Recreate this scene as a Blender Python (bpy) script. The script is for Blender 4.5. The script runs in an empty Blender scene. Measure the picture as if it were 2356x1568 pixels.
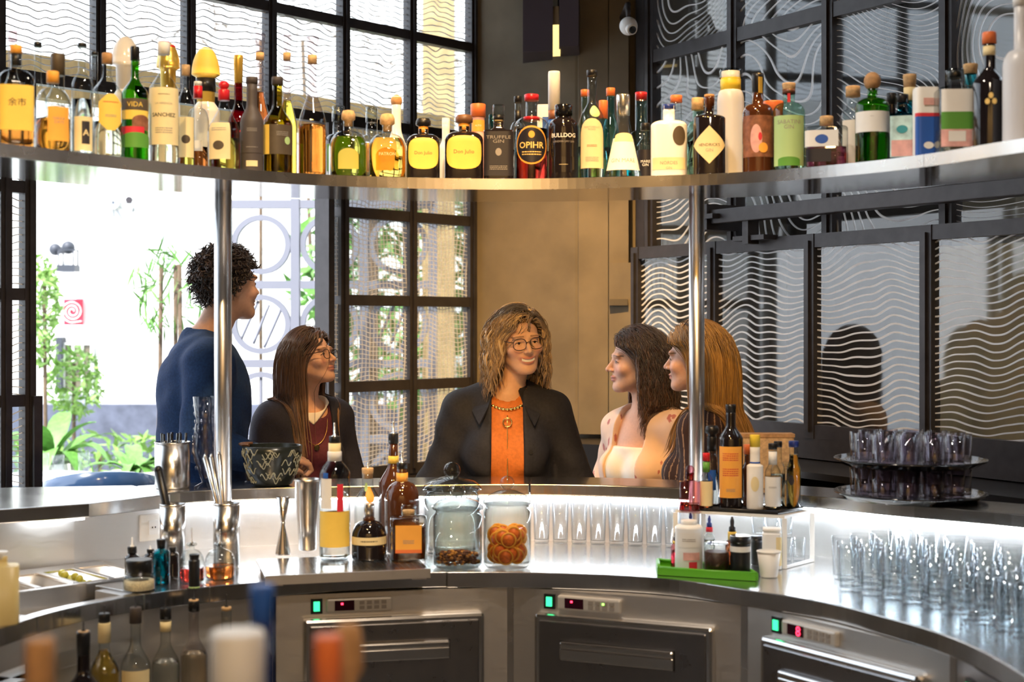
import bpy, bmesh, math, random
import numpy as np
from mathutils import Vector, Matrix
random.seed(7); np.random.seed(7)
PI = math.pi
scene = bpy.context.scene
COL = scene.collection
# ------------------------------------------------------------------ camera
F = 3272.0; CX = 1178.0; HY = 750.0; CZ = 1.625      # focal length / horizon of the 2356x1568 frame, eye height
cam_d = bpy.data.cameras.new('camera'); cam = bpy.data.objects.new('camera', cam_d); COL.objects.link(cam)
cam.location = (0, 0, CZ); cam.rotation_euler = (PI/2, 0, 0)
cam_d.sensor_width = 36; cam_d.lens = 36*F/2356; cam_d.shift_y = -(784-HY)/2356
cam_d.clip_start = .05; cam_d.clip_end = 200
cam_d.dof.use_dof = True; cam_d.dof.focus_distance = 5.3; cam_d.dof.aperture_fstop = 2.6
scene.camera = cam
scene.view_settings.view_transform = 'Standard'; scene.view_settings.look = 'None'
scene.view_settings.gamma = 1; scene.view_settings.use_curve_mapping = False
scene.view_settings.exposure = 0.75
scene.cycles.transparent_max_bounces = 64; scene.cycles.max_bounces = 14; scene.cycles.transmission_bounces = 14
# ------------------------------------------------------------------ sky and sun
w = bpy.data.worlds.new('sky'); scene.world = w; w.use_nodes = True
bg = w.node_tree.nodes['Background']; bg.inputs[0].default_value = (.80, .88, 1, 1); bg.inputs[1].default_value = 3.0
sd = bpy.data.lights.new('sun', 'SUN'); sd.energy = 6; sd.angle = .02; sd.color = (1, .96, .9)
sun = bpy.data.objects.new('sun_offscreen', sd); COL.objects.link(sun); sun.rotation_euler = (math.radians(38), 0, math.radians(-25))

# ------------------------------------------------------------------ photo helpers (place by column and depth)
def PX(px, d): return (px-CX)/F*d
def PZ(py, d): return CZ+(HY-py)/F*d
def on(px, py, z):
    d = (CZ-z)*F/(py-HY); return (PX(px, d), d)

# ------------------------------------------------------------------ materials
M = {}
def nt(name):
    m = bpy.data.materials.new(name); m.use_nodes = True
    return m, m.node_tree, m.node_tree.nodes, m.node_tree.links
def mat(name, c, rough=.5, metal=0, noise=0, scale=20, bump=0, stretch=None, sheen=0, coat=0, trans=0, ior=1.45, attr=None, sss=0, emit=None):
    if name in M: return M[name]
    m, t, N, L = nt(name); p = N['Principled BSDF']
    p.inputs['Base Color'].default_value = (*c, 1); p.inputs['Roughness'].default_value = rough; p.inputs['Metallic'].default_value = metal
    p.inputs['Coat Weight'].default_value = coat; p.inputs['Sheen Weight'].default_value = sheen
    p.inputs['Transmission Weight'].default_value = trans; p.inputs['IOR'].default_value = ior
    if sss:
        p.inputs['Subsurface Weight'].default_value = sss; p.inputs['Subsurface Scale'].default_value = .02
        p.inputs['Subsurface Radius'].default_value = (1, .35, .2)
    if emit: p.inputs['Emission Color'].default_value = (*emit[0], 1); p.inputs['Emission Strength'].default_value = emit[1]
    src = None
    if attr:
        a = N.new('ShaderNodeAttribute'); a.attribute_name = attr; src = a.outputs['Color']; L.new(src, p.inputs['Base Color'])
    if noise or bump:
        tc = N.new('ShaderNodeTexCoord'); mp = N.new('ShaderNodeMapping'); L.new(tc.outputs['Object'], mp.inputs[0])
        if stretch: mp.inputs['Scale'].default_value = stretch
        n = N.new('ShaderNodeTexNoise'); n.inputs['Scale'].default_value = scale; n.inputs['Detail'].default_value = 5
        L.new(mp.outputs[0], n.inputs['Vector'])
        if noise:
            mx = N.new('ShaderNodeMixRGB'); mx.blend_type = 'MULTIPLY'; mx.inputs[0].default_value = 1
            r = N.new('ShaderNodeMapRange'); r.inputs[1].default_value = .3; r.inputs[2].default_value = .7
            r.inputs[3].default_value = 1-noise; r.inputs[4].default_value = 1+noise*.6
            L.new(n.outputs[0], r.inputs[0]); L.new(r.outputs[0], mx.inputs[2])
            if src: L.new(src, mx.inputs[1])
            else: mx.inputs[1].default_value = (*c, 1)
            L.new(mx.outputs[0], p.inputs['Base Color'])
        if bump:
            b = N.new('ShaderNodeBump'); b.inputs['Strength'].default_value = bump; b.inputs['Distance'].default_value = .003
            L.new(n.outputs[0], b.inputs['Height']); L.new(b.outputs[0], p.inputs['Normal'])
    M[name] = m; return m
def steel(name, c=(.62, .61, .60), rough=.28, stretch=(1, 1, 30)):
    if name in M: return M[name]
    m, t, N, L = nt(name); p = N['Principled BSDF']
    p.inputs['Metallic'].default_value = 1; p.inputs['Base Color'].default_value = (*c, 1)
    tc = N.new('ShaderNodeTexCoord'); mp = N.new('ShaderNodeMapping'); mp.inputs['Scale'].default_value = stretch
    n = N.new('ShaderNodeTexNoise'); n.inputs['Scale'].default_value = 14; n.inputs['Detail'].default_value = 6
    L.new(tc.outputs['Object'], mp.inputs[0]); L.new(mp.outputs[0], n.inputs['Vector'])
    r = N.new('ShaderNodeMapRange'); r.inputs[3].default_value = rough*.8; r.inputs[4].default_value = rough*1.3
    L.new(n.outputs[0], r.inputs[0]); L.new(r.outputs[0], p.inputs['Roughness'])
    M[name] = m; return m
def glass(name, tint=(.93, .95, .94), edge=(.20, .22, .24), refl=1.3, rough=.03):
    """thin-walled glass: tinted see-through body, Fresnel reflection, denser rim"""
    if name in M: return M[name]
    m, t, N, L = nt(name); N.remove(N['Principled BSDF']); out = N['Material Output']
    lw = N.new('ShaderNodeLayerWeight'); lw.inputs[0].default_value = .35
    pw = N.new('ShaderNodeMath'); pw.operation = 'POWER'; pw.inputs[1].default_value = 1.9; L.new(lw.outputs['Facing'], pw.inputs[0])
    mc = N.new('ShaderNodeMixRGB'); mc.inputs[1].default_value = (*tint, 1); mc.inputs[2].default_value = (*edge, 1); L.new(pw.outputs[0], mc.inputs[0])
    tr = N.new('ShaderNodeBsdfTransparent'); L.new(mc.outputs[0], tr.inputs[0])
    gl = N.new('ShaderNodeBsdfGlossy'); gl.inputs['Roughness'].default_value = rough
    fr = N.new('ShaderNodeFresnel'); fr.inputs[0].default_value = 1.5
    mu = N.new('ShaderNodeMath'); mu.operation = 'MULTIPLY'; mu.inputs[1].default_value = refl; L.new(fr.outputs[0], mu.inputs[0])
    ge = N.new('ShaderNodeNewGeometry'); iv = N.new('ShaderNodeMath'); iv.operation = 'SUBTRACT'; iv.inputs[0].default_value = 1; L.new(ge.outputs['Backfacing'], iv.inputs[1])
    m9 = N.new('ShaderNodeMath'); m9.operation = 'MULTIPLY'; L.new(mu.outputs[0], m9.inputs[0]); L.new(iv.outputs[0], m9.inputs[1]); mu = m9
    mx = N.new('ShaderNodeMixShader'); L.new(mu.outputs[0], mx.inputs[0]); L.new(tr.outputs[0], mx.inputs[1]); L.new(gl.outputs[0], mx.inputs[2])
    L.new(mx.outputs[0], out.inputs[0]); M[name] = m; return m
def pane_glass(name, K, A, S, lw=.16, swirl=0, dirt=.03, tint=(.93, .95, .95), cross=0, line=(.78, .79, .81), ior=1.55):
    """etched glass: wavy contour lines that scatter light, in the pane's own coordinates"""
    m, t, N, L = nt(name); N.remove(N['Principled BSDF']); out = N['Material Output']
    tc = N.new('ShaderNodeTexCoord'); oi = N.new('ShaderNodeObjectInfo')
    sp = N.new('ShaderNodeSeparateXYZ'); L.new(tc.outputs['Object'], sp.inputs[0])
    rm = N.new('ShaderNodeMath'); rm.operation = 'MULTIPLY'; rm.inputs[1].default_value = 37; L.new(oi.outputs['Random'], rm.inputs[0])
    cb = N.new('ShaderNodeCombineXYZ'); L.new(sp.outputs[0], cb.inputs[0]); L.new(rm.outputs[0], cb.inputs[1])
    zs = N.new('ShaderNodeMath'); zs.operation = 'MULTIPLY'; zs.inputs[1].default_value = 1 if swirl else .45; L.new(sp.outputs[2], zs.inputs[0]); L.new(zs.outputs[0], cb.inputs[2])
    def lines(scale, amp, seed, ax=2, kk=None):
        ad = N.new('ShaderNodeVectorMath'); ad.operation = 'ADD'; ad.inputs[1].default_value = (seed, seed*2, 0); L.new(cb.outputs[0], ad.inputs[0])
        n = N.new('ShaderNodeTexNoise'); n.inputs['Scale'].default_value = scale; n.inputs['Detail'].default_value = 1.2; L.new(ad.outputs[0], n.inputs['Vector'])
        a = N.new('ShaderNodeMath'); a.operation = 'MULTIPLY'; a.inputs[1].default_value = amp; L.new(n.outputs[0], a.inputs[0])
        b = N.new('ShaderNodeMath'); b.operation = 'MULTIPLY_ADD'; b.inputs[1].default_value = kk or K*(.35 if swirl else 1); L.new(sp.outputs[ax], b.inputs[0]); L.new(a.outputs[0], b.inputs[2])
        fr = N.new('ShaderNodeMath'); fr.operation = 'FRACT'; L.new(b.outputs[0], fr.inputs[0])
        s = N.new('ShaderNodeMath'); s.operation = 'SUBTRACT'; s.inputs[1].default_value = .5; L.new(fr.outputs[0], s.inputs[0])
        ab = N.new('ShaderNodeMath'); ab.operation = 'ABSOLUTE'; L.new(s.outputs[0], ab.inputs[0])
        r = N.new('ShaderNodeMapRange'); r.inputs[1].default_value = lw*.5; r.inputs[2].default_value = lw*.5+.035; r.inputs[3].default_value = 1; r.inputs[4].default_value = 0
        L.new(ab.outputs[0], r.inputs[0]); return r.outputs[0]
    mask = lines(S, A, 0)
    if cross:
        m_b = lines(S*.7, A, 9, 0, cross); mm = N.new('ShaderNodeMath'); mm.operation = 'MAXIMUM'; L.new(mask, mm.inputs[0]); L.new(m_b, mm.inputs[1]); mask = mm.outputs[0]
    dm = N.new('ShaderNodeMath'); dm.operation = 'MAXIMUM'; dm.inputs[1].default_value = dirt; L.new(mask, dm.inputs[0])
    tr = N.new('ShaderNodeBsdfTransparent'); tr.inputs[0].default_value = (*tint, 1)
    gl = N.new('ShaderNodeBsdfGlossy'); gl.inputs['Roughness'].default_value = .04
    fr = N.new('ShaderNodeFresnel'); fr.inputs[0].default_value = ior
    ge = N.new('ShaderNodeNewGeometry'); iv = N.new('ShaderNodeMath'); iv.operation = 'SUBTRACT'; iv.inputs[0].default_value = 1; L.new(ge.outputs['Backfacing'], iv.inputs[1])
    m9 = N.new('ShaderNodeMath'); m9.operation = 'MULTIPLY'; L.new(fr.outputs[0], m9.inputs[0]); L.new(iv.outputs[0], m9.inputs[1])
    mx = N.new('ShaderNodeMixShader'); L.new(m9.outputs[0], mx.inputs[0]); L.new(tr.outputs[0], mx.inputs[1]); L.new(gl.outputs[0], mx.inputs[2])
    df = N.new('ShaderNodeBsdfDiffuse'); df.inputs[0].default_value = (*line, 1)
    tl = N.new('ShaderNodeBsdfTranslucent'); tl.inputs[0].default_value = (*[c_*.6 for c_ in line], 1)
    m2 = N.new('ShaderNodeMixShader'); m2.inputs[0].default_value = .12; L.new(df.outputs[0], m2.inputs[1]); L.new(tl.outputs[0], m2.inputs[2])
    m3 = N.new('ShaderNodeMixShader'); L.new(dm.outputs[0], m3.inputs[0]); L.new(mx.outputs[0], m3.inputs[1]); L.new(m2.outputs[0], m3.inputs[2])
    L.new(m3.outputs[0], out.inputs[0]); M[name] = m; return m
def emis(name, c, s):
    if name in M: return M[name]
    m, t, N, L = nt(name); N.remove(N['Principled BSDF'])
    e = N.new('ShaderNodeEmission'); e.inputs[0].default_value = (*c, 1); e.inputs[1].default_value = s
    L.new(e.outputs[0], N['Material Output'].inputs[0]); M[name] = m; return m

# ------------------------------------------------------------------ mesh builder
class MB:
    def __init__(s): s.v = []; s.f = []; s.sm = []
    def add(s, v, f, smooth=False):
        o = len(s.v); s.v += [tuple(p) for p in v]; s.f += [tuple(i+o for i in q) for q in f]; s.sm += [smooth]*len(f); return s
    def box(s, x0, x1, y0, y1, z0, z1, mtx=None):
        v = [(x, y, z) for z in (z0, z1) for y in (y0, y1) for x in (x0, x1)]
        if mtx is not None: v = [mtx @ Vector(p) for p in v]
        return s.add(v, [(0, 2, 3, 1), (4, 5, 7, 6), (0, 1, 5, 4), (2, 6, 7, 3), (0, 4, 6, 2), (1, 3, 7, 5)])
    def prism(s, poly, z0, z1):
        n = len(poly); v = [(x, y, z0) for x, y in poly]+[(x, y, z1) for x, y in poly]
        return s.add(v, [tuple(range(n-1, -1, -1)), tuple(range(n, 2*n))]+[(i, (i+1) % n, n+(i+1) % n, n+i) for i in range(n)])
    def lathe(s, prof, n=28, sq=2, ax=1, ay=1, c=(0, 0, 0), smooth=True, mtx=None, closed=True):
        pts = []
        for r, z in prof:
            for k in range(n):
                x, y = sec(2*PI*k/n, sq); pts.append(Vector((x*r*ax+c[0], y*r*ay+c[1], z+c[2])))
        if mtx is not None: pts = [mtx @ p for p in pts]
        m = len(prof); f = [(i*n+k, i*n+(k+1) % n, (i+1)*n+(k+1) % n, (i+1)*n+k) for i in range(m-1) for k in range(n)]
        s.add(pts, f, smooth)
        if closed:
            o = len(s.v)-len(pts)
            if prof[0][0] > 1e-5: s.f.append(tuple(o+k for k in range(n-1, -1, -1))); s.sm.append(False)
            if prof[-1][0] > 1e-5: s.f.append(tuple(o+(m-1)*n+k for k in range(n))); s.sm.append(False)
        return s
    def tube(s, pts, r, n=8, smooth=True, cap=True):
        pts = [Vector(p) for p in pts]; m = len(pts)
        rs = r if hasattr(r, '__len__') else [r]*m
        v = []; up = None
        for i, p in enumerate(pts):
            t = (pts[min(i+1, m-1)]-pts[max(i-1, 0)]).normalized()
            if up is None:
                up = t.orthogonal().normalized()
            up = (up-t*up.dot(t)).normalized(); bt = t.cross(up)
            for k in range(n):
                a = 2*PI*k/n; v.append(p+(up*math.cos(a)+bt*math.sin(a))*rs[i])
        f = [(i*n+k, i*n+(k+1) % n, (i+1)*n+(k+1) % n, (i+1)*n+k) for i in range(m-1) for k in range(n)]
        s.add(v, f, smooth)
        if cap:
            o = len(s.v)-len(v); s.f += [tuple(o+k for k in range(n-1, -1, -1)), tuple(o+(m-1)*n+k for k in range(n))]; s.sm += [False, False]
        return s
    def cyl(s, a, b, r, n=14, r2=None): return s.tube([a, b], [r, r if r2 is None else r2], n)
    def sphere(s, c, r, n=14, m=8, sc=(1, 1, 1)):
        prof = [(max(1e-6, math.sin(PI*i/m))*r, -math.cos(PI*i/m)*r*sc[2]) for i in range(m+1)]
        return s.lathe(prof, n, 2, sc[0], sc[1], c, True, None, False)
    def build(s, name, m, parent=None, bevel=0):
        me = bpy.data.meshes.new(name); me.from_pydata(s.v, [], s.f); me.update()
        me.polygons.foreach_set('use_smooth', s.sm); me.materials.append(M[m] if isinstance(m, str) else m)
        return link(name, me, parent, bevel)
def link(name, me, parent=None, bevel=0):
    o = bpy.data.objects.new(name, me); COL.objects.link(o)
    if parent: o.parent = parent
    if bevel:
        b = o.modifiers.new('bevel', 'BEVEL'); b.width = bevel; b.segments = 2; b.limit_method = 'ANGLE'
    return o
def sec(a, sq=2):
    c, s = math.cos(a), math.sin(a)
    if sq == 2: return c, s
    e = (abs(c)**sq+abs(s)**sq)**(-1/sq); return c*e, s*e
def fast_mesh(name, v, f, m, parent=None, smooth=True, col=None):
    v = np.asarray(v, np.float32); f = np.asarray(f, np.int32); me = bpy.data.meshes.new(name)
    k = f.shape[1]; me.vertices.add(len(v)); me.vertices.foreach_set('co', v.ravel())
    me.loops.add(f.size); me.loops.foreach_set('vertex_index', f.ravel())
    me.polygons.add(len(f)); me.polygons.foreach_set('loop_start', np.arange(0, f.size, k, dtype=np.int32))
    me.polygons.foreach_set('use_smooth', np.full(len(f), smooth)); me.update(calc_edges=True)
    if col is not None:
        a = me.color_attributes.new('col', 'FLOAT_COLOR', 'POINT'); c = np.ones((len(v), 4), np.float32); c[:, :3] = col
        a.data.foreach_set('color', c.ravel())
    me.materials.append(M[m] if isinstance(m, str) else m)
    return link(name, me, parent)
def tag(o, label, cat, group=None):
    o['label'] = label; o['category'] = cat
    if group: o['group'] = group
    return o
def kind(o, k): o['kind'] = k; return o
def thing(name, label, cat, loc=(0, 0, 0), rz=0, group=None):
    o = bpy.data.objects.new(name, None); o.empty_display_size = .05; COL.objects.link(o)
    o.location = loc; o.rotation_euler = (0, 0, rz); return tag(o, label, cat, group)
def dup(root, loc=None, rz=None, label=None):
    r = root.copy(); COL.objects.link(r)
    if loc is not None: r.location = loc
    if rz is not None: r.rotation_euler = (0, 0, rz)
    if label: r['label'] = label
    for ch in root.children:
        c = ch.copy(); COL.objects.link(c); c.parent = r
        for g in ch.children:
            d = g.copy(); COL.objects.link(d); d.parent = c
    return r

# ------------------------------------------------------------------ lettering: text turned into flat meshes (width, height) once
_TXT = {}
def text_geo(s, bold=False):
    if s in _TXT: return _TXT[s]
    cu = bpy.data.curves.new('lettering', 'FONT'); cu.body = s; cu.size = 1; cu.resolution_u = 2
    cu.align_x = 'CENTER'; cu.space_line = .9
    if bold: cu.offset = .015
    ob = bpy.data.objects.new('lettering', cu); COL.objects.link(ob); bpy.context.view_layer.update()
    me = ob.evaluated_get(bpy.context.evaluated_depsgraph_get()).to_mesh()
    v = np.array([p.co[:] for p in me.vertices]) if len(me.vertices) else np.zeros((1, 3)); f = [tuple(p.vertices) for p in me.polygons]
    ob.to_mesh_clear(); bpy.data.objects.remove(ob); bpy.data.curves.remove(cu)
    lo = v.min(0); hi = v.max(0); v = v-(lo+hi)/2; _TXT[s] = (v[:, :2], f, hi[0]-lo[0], hi[1]-lo[1]); return _TXT[s]
def rules(n, seed=1):
    r = random.Random(seed); v = []; f = []
    for i in range(n):
        x = -.5; y = (n/2-.5-i)*.13
        while x < .48:
            w_ = min(r.uniform(.03, .12), .5-x); o = len(v); v += [(x, y-.028), (x+w_, y-.028), (x+w_, y+.028), (x, y+.028)]; f.append((o, o+1, o+2, o+3)); x += w_+.025
    return (np.array(v), f, 1.0, max(.06, n*.13))
for i_ in (1, 2, 3, 4): _TXT['#%d' % i_] = rules(i_, i_)          # print too small to read: broken rules
for s_ in ['余市', 'NIKKA\nDAYS', 'VIDA', 'SANCHEZ', 'LA HERENCIA', 'PATRON', 'Don Julio', 'TRUFFLE\nGIN', 'OPIHR', 'BULLDOG', 'PORTOBELLO\nROAD', 'GIN MARE',
           'NORDES', "HENDRICK'S", 'GIN', 'SABATINI\nGIN', 'ALTO', 'MARE\nGIN', 'LONDON DRY GIN', 'A', '8', 'IDRANTE N']:
    text_geo(s_, s_ in ('BULLDOG', 'OPIHR', 'SANCHEZ', 'A'))
def flat_text(s, w, m, parent, mtx, name='lettering'):
    """lettering lying in the local XZ plane of mtx, w wide"""
    v, f, tw, th = text_geo(s); k = w/tw
    me = bpy.data.meshes.new(name); me.from_pydata([mtx @ Vector((p[0]*k, 0, p[1]*k)) for p in v], [], f); me.update(); me.materials.append(M[m])
    return link(name, me, parent)

# ------------------------------------------------------------------ shared materials
steel('steel', (.74, .72, .70), .42, (2, 2, 14)); steel('steel_top', (.74, .73, .72), .20, (1, 1, 1)); steel('steel_dark', (.34, .33, .34), .28, (2, 2, 2)); steel('post_steel', (.78, .76, .76), .30, (6, 6, .4))
steel('steel_shiny', (.78, .76, .74), .22); steel('gold_steel', (.74, .70, .66), .22); steel('shelf_edge', (.82, .78, .74), .25, (1, 1, 1))
steel('mirror_steel', (.62, .62, .63), .10, (1, 1, 1))
mat('frame', (.045, .040, .042), .42, .3, noise=.2); mat('black', (.012, .012, .014), .35); mat('black_gloss', (.008, .008, .010), .08, coat=.6)
mat('white', (.80, .80, .79), .4); mat('white_gloss', (.85, .85, .84), .15); mat('wood_cork', (.48, .26, .11), .7, noise=.3, scale=60)
mat('cork', (.62, .40, .20), .8, noise=.3, scale=80); mat('wood_dark', (.16, .07, .03), .45, noise=.4, scale=30)
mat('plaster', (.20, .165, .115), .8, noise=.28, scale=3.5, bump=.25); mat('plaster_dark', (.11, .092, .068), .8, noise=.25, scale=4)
mat('floor', (.12, .11, .10), .4, noise=.2, scale=3); mat('ceiling', (.05, .045, .045), .8, noise=.1); mat('dark_wall', (.045, .042, .045), .7, noise=.2, scale=3)
mat('tan_wall', (.55, .40, .20), .7, noise=.15, scale=3)
glass('clear'); glass('clear_green', (.72, .9, .78), (.25, .55, .35)); glass('clear_teal', (.45, .82, .85), (.1, .45, .5)); glass('lead', (.985, .99, .99), (.66, .70, .74), 1.2)
glass('green_glass', (.18, .55, .05), (.03, .22, .02)); glass('teal_glass', (.03, .45, .52), (.01, .2, .28)); glass('amber_glass', (.55, .25, .06), (.2, .07, .01))
glass('pink_glass', (.85, .5, .52), (.5, .2, .25)); glass('smoke', (.95, .93, .95), (.58, .56, .60), 1.6); glass('blush_glass', (.84, .78, .78), (.42, .36, .38), 1.3); glass('olive_glass', (.55, .45, .1), (.25, .18, .03)); glass('red_glass', (.5, .02, .08), (.2, 0, .02))
glass('lens', (.97, .97, .97), (.9, .9, .9), .35)
def liquid(name, c, r=.02): return mat(name, c, r, trans=1, ior=1.33)
liquid('l_amber', (.72, .28, .04)); liquid('l_gold', (.88, .58, .12)); liquid('l_brown', (.30, .09, .02)); liquid('l_clear', (.95, .96, .95)); liquid('l_yellow', (.92, .78, .10))
liquid('l_olive', (.62, .55, .10)); liquid('l_orange', (.9, .25, .05)); liquid('l_red', (.45, .03, .02)); liquid('l_pink', (.75, .12, .2)); liquid('l_pale', (.9, .82, .6)); liquid('l_teal', (.02, .5, .55)); liquid('l_green', (.25, .5, .12))
mat('frost', (.82, .82, .85), .35, trans=.35); mat('ceramic', (.80, .76, .70), .2)
mat('label_olive', (.45, .42, .08), .4); mat('label_teal', (.03, .30, .34), .4); mat('label_cream', (.80, .66, .36), .6, noise=.06); mat('label_yellow', (.85, .58, .10), .55, noise=.05); mat('label_orange', (.88, .40, .06), .55, noise=.05); mat('label_white', (.82, .80, .76), .6, noise=.04)
mat('label_black', (.018, .016, .022), .4); mat('label_dark', (.09, .065, .04), .5, noise=.2); mat('label_green', (.10, .30, .04), .5); mat('label_red', (.65, .03, .05), .5); mat('label_blue', (.02, .10, .42), .4)
mat('label_brown', (.26, .10, .05), .5, noise=.4, scale=60); mat('label_lime', (.40, .58, .25), .5); mat('label_pic', (.55, .75, .72), .5, noise=.4, scale=35); mat('label_pink', (.75, .40, .36), .5, noise=.2, scale=40)
mat('ink', (.03, .025, .03), .5); mat('ink_gold', (.85, .58, .18), .4); mat('ink_white', (.85, .83, .78), .5); mat('ink_grey', (.30, .27, .24), .5); mat('ink_red', (.6, .05, .04), .5)
mat('cap_red', (.62, .02, .03), .3); mat('cap_orange', (.75, .18, .05), .4); mat('cap_blue', (.02, .04, .22), .3); mat('cap_gold', (.75, .50, .10), .3, .6); mat('cap_yellow', (.85, .62, .05), .4)
mat('cap_brown', (.12, .045, .02), .4); mat('cap_silver', (.75, .74, .72), .2, .9); mat('matte_dark', (.07, .055, .05), .55); mat('dark_bottle', (.012, .009, .010), .07, coat=.5); mat('brown_bottle', (.07, .022, .008), .07, coat=.5)
# ================================================================== lamps
CEIL = 3.9
def downlight(x, y, tgt, energy, color, size=70, blend=.6, label='', radius=.05, what=''):
    t = thing('ceiling_spotlight', label, 'lamp', (x, y, CEIL), 0, 'ceiling spotlights over the bar')
    MB().lathe([(.045, -.14), (.05, -.13), (.05, -.02), (.07, -.02), (.07, .0)], 20).build('housing', 'black', t)
    ld = bpy.data.lights.new('spot_light', 'SPOT'); ld.energy = energy; ld.color = color; ld.spot_size = math.radians(size); ld.spot_blend = blend; ld.shadow_soft_size = radius
    lo = bpy.data.objects.new('ceiling_spot_'+what+'_offscreen', ld); COL.objects.link(lo); lo.parent = t; lo.location = (0, 0, -.16)
    dv = Vector(tgt)-Vector((x, y, CEIL-.16)); lo.rotation_euler = dv.to_track_quat('-Z', 'Y').to_euler()
    return t
WARM = (1, .58, .20); WARM2 = (1, .66, .30); COOL = (.80, .88, 1)
downlight(.15, 5.5, (.12, 7.1, .95), 420, WARM, 52, 1.0, 'black ceiling spotlight aimed at the plaster wall', what='plaster_wall')
downlight(.1, 1.9, (.12, 4.3, 2.05), 240, (1, .50, .08), 34, .9, 'black ceiling spotlight aimed at the middle of the bottle shelf', what='shelf_middle')
downlight(-.9, 1.8, (-.95, 3.9, 2.1), 190, WARM2, 44, .9, 'black ceiling spotlight aimed at the shelf end by the courtyard', what='shelf_end')
downlight(.1, 4.15, (.12, 5.15, 1.4), 95, WARM, 60, .8, 'black ceiling spotlight aimed at the woman in the orange top', what='guest_in_orange')
downlight(.95, 4.1, (.62, 5.1, 1.4), 85, WARM, 55, .8, 'black ceiling spotlight aimed at the two women by the partition', what='guests_by_partition')
downlight(-.5, 4.2, (-.75, 5.3, 1.4), 70, WARM, 55, .8, 'black ceiling spotlight aimed at the long haired woman', what='guest_long_hair')
downlight(0, 3.1, (0, 3.4, .9), 120, (1, .86, .70), 130, .9, 'black ceiling spotlight in the middle of the bar ring', .12, 'bar_ring')
downlight(.2, -.6, (.2, 2.6, .5), 110, (1, .80, .60), 80, .9, 'black ceiling spotlight over the near back bar', .15, 'near_bar')

downlight(-1.0, -.9, (-1.0, -2.2, 2.2), 800, WARM2, 110, .9, 'black ceiling spotlight washing the plaster wall opposite, towards the courtyard', .15, 'wall_opposite_courtyard')
downlight(1.0, -.9, (1.0, -2.2, 2.2), 800, WARM2, 110, .9, 'black ceiling spotlight washing the plaster wall opposite, towards the partition', .15, 'wall_opposite_partition')
# ================================================================== wall frames
class Wall:
    """a vertical plane: u runs left to right, v away from the room"""
    def __init__(s, p0, p1):
        s.o = Vector((p0[0], p0[1], 0)); s.e = (Vector((p1[0], p1[1], 0))-s.o).normalized(); s.n = Vector((-s.e.y, s.e.x, 0))
        s.m = Matrix(((s.e.x, s.n.x, 0, s.o.x), (s.e.y, s.n.y, 0, s.o.y), (0, 0, 1, 0), (0, 0, 0, 1)))
    def u(s, px):                      # u of the photo column px
        a = (px-CX)/F; return -(s.o.x-a*s.o.y)/(s.e.x-a*s.e.y)
    def pt(s, u, v=0, z=0): return s.m @ Vector((u, v, z))
def wbox(W, name, m, parent, u0, u1, v0, v1, z0, z1, bevel=0):
    return MB().box(u0, u1, v0, v1, z0, z1, W.m).build(name, m, parent, bevel)
def pane(W, u0, u1, z0, z1, v, m, parent, name='pane'):
    w, h = (u1-u0)/2, (z1-z0)/2
    o = MB().box(-w, w, -.003, .003, -h, h).build(name, m, parent)
    o.matrix_world = W.m @ Matrix.Translation(((u0+u1)/2, v, (z0+z1)/2)); return o
def grid(W, parent, us, zs, m, t=.045, dep=.05, v=0, skip=None, fm='frame'):
    for i, u in enumerate(us):
        wbox(W, 'mullion', fm, parent, u-t/2, u+t/2, v-dep/2, v+dep/2, zs[0]-t/2, zs[-1]+t/2)
        wbox(W, 'mullion_fin', fm, parent, u-t/6, u+t/6, v-dep/2-.012, v-dep/2, zs[0], zs[-1])
    for j, z in enumerate(zs):
        for i in range(len(us)-1):
            wbox(W, 'rail', fm, parent, us[i]+t/2, us[i+1]-t/2, v-dep/2+.004, v+dep/2, z-t/2, z+t/2)
    for j in range(len(zs)-1):
        for i in range(len(us)-1):
            if skip and skip(i, j): continue
            pane(W, us[i]+t/2-.004, us[i+1]-t/2+.004, zs[j]+t/2-.004, zs[j+1]-t/2+.004, v, m, parent)
def setting(name):
    o = bpy.data.objects.new(name, None); COL.objects.link(o); o['kind'] = 'structure'; return o
def sbuild(mb, name, m): return kind(mb.build(name, m), 'structure')

# ================================================================== room shell
pane_glass('etched_left', 38, 4.2, 8.0, .09, dirt=.01); pane_glass('etched_leaf', 48, 5.0, 5.0, .08, cross=40, dirt=.06, tint=(.80, .82, .82)); pane_glass('etched_right', 37, 9.5, 3.2, .19, dirt=.015, ior=2.1); pane_glass('etched_swirl', 62, 42, 1.25, .09, swirl=1, dirt=.015, ior=1.8)
def Lk(k): return (-.205-.288*k, 7.2-.31*k)
WL = Wall(Lk(20), Lk(0)); PK = .4231
def uk(k): return (20-k)*PK
D0 = 6.3
def Rt(t): return (.149*D0+.1025*D0*t, D0-.1625*D0*t)
WR = Wall(Rt(-.4826), Rt(3)); PT = math.hypot(.1025*D0, .1625*D0)
def ut(t): return (t+.4826)*PT
room = [(-5, -2.2), (4.1, -2.2), (4.1, 1.9), Rt(2.8), Rt(-.4826), (.5, 7.3), (-.205, 7.32), Lk(0), Lk(14), (-5, 2.4)]
sbuild(MB().prism(room, -.1, 0), 'floor', 'floor'); sbuild(MB().prism([(-5, -2.2), (4.1, -2.2), (4.1, 1.9), Rt(2.8), (3.1, 9), (.6, 9), (.5, 7.3), (-.205, 7.4), Lk(0), Lk(14), (-5, 2.4)], CEIL, CEIL+.12), 'ceiling', 'ceiling')
sbuild(MB().box(-5, 4.2, -2.4, -2.2, 0, CEIL), 'wall_back', 'plaster'); sbuild(MB().box(4.1, 4.3, -2.2, 2, 0, CEIL), 'wall_right', 'plaster_dark'); sbuild(MB().box(-5.2, -5, -2.2, 2.5, 0, CEIL), 'wall_left', 'plaster_dark')
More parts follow.
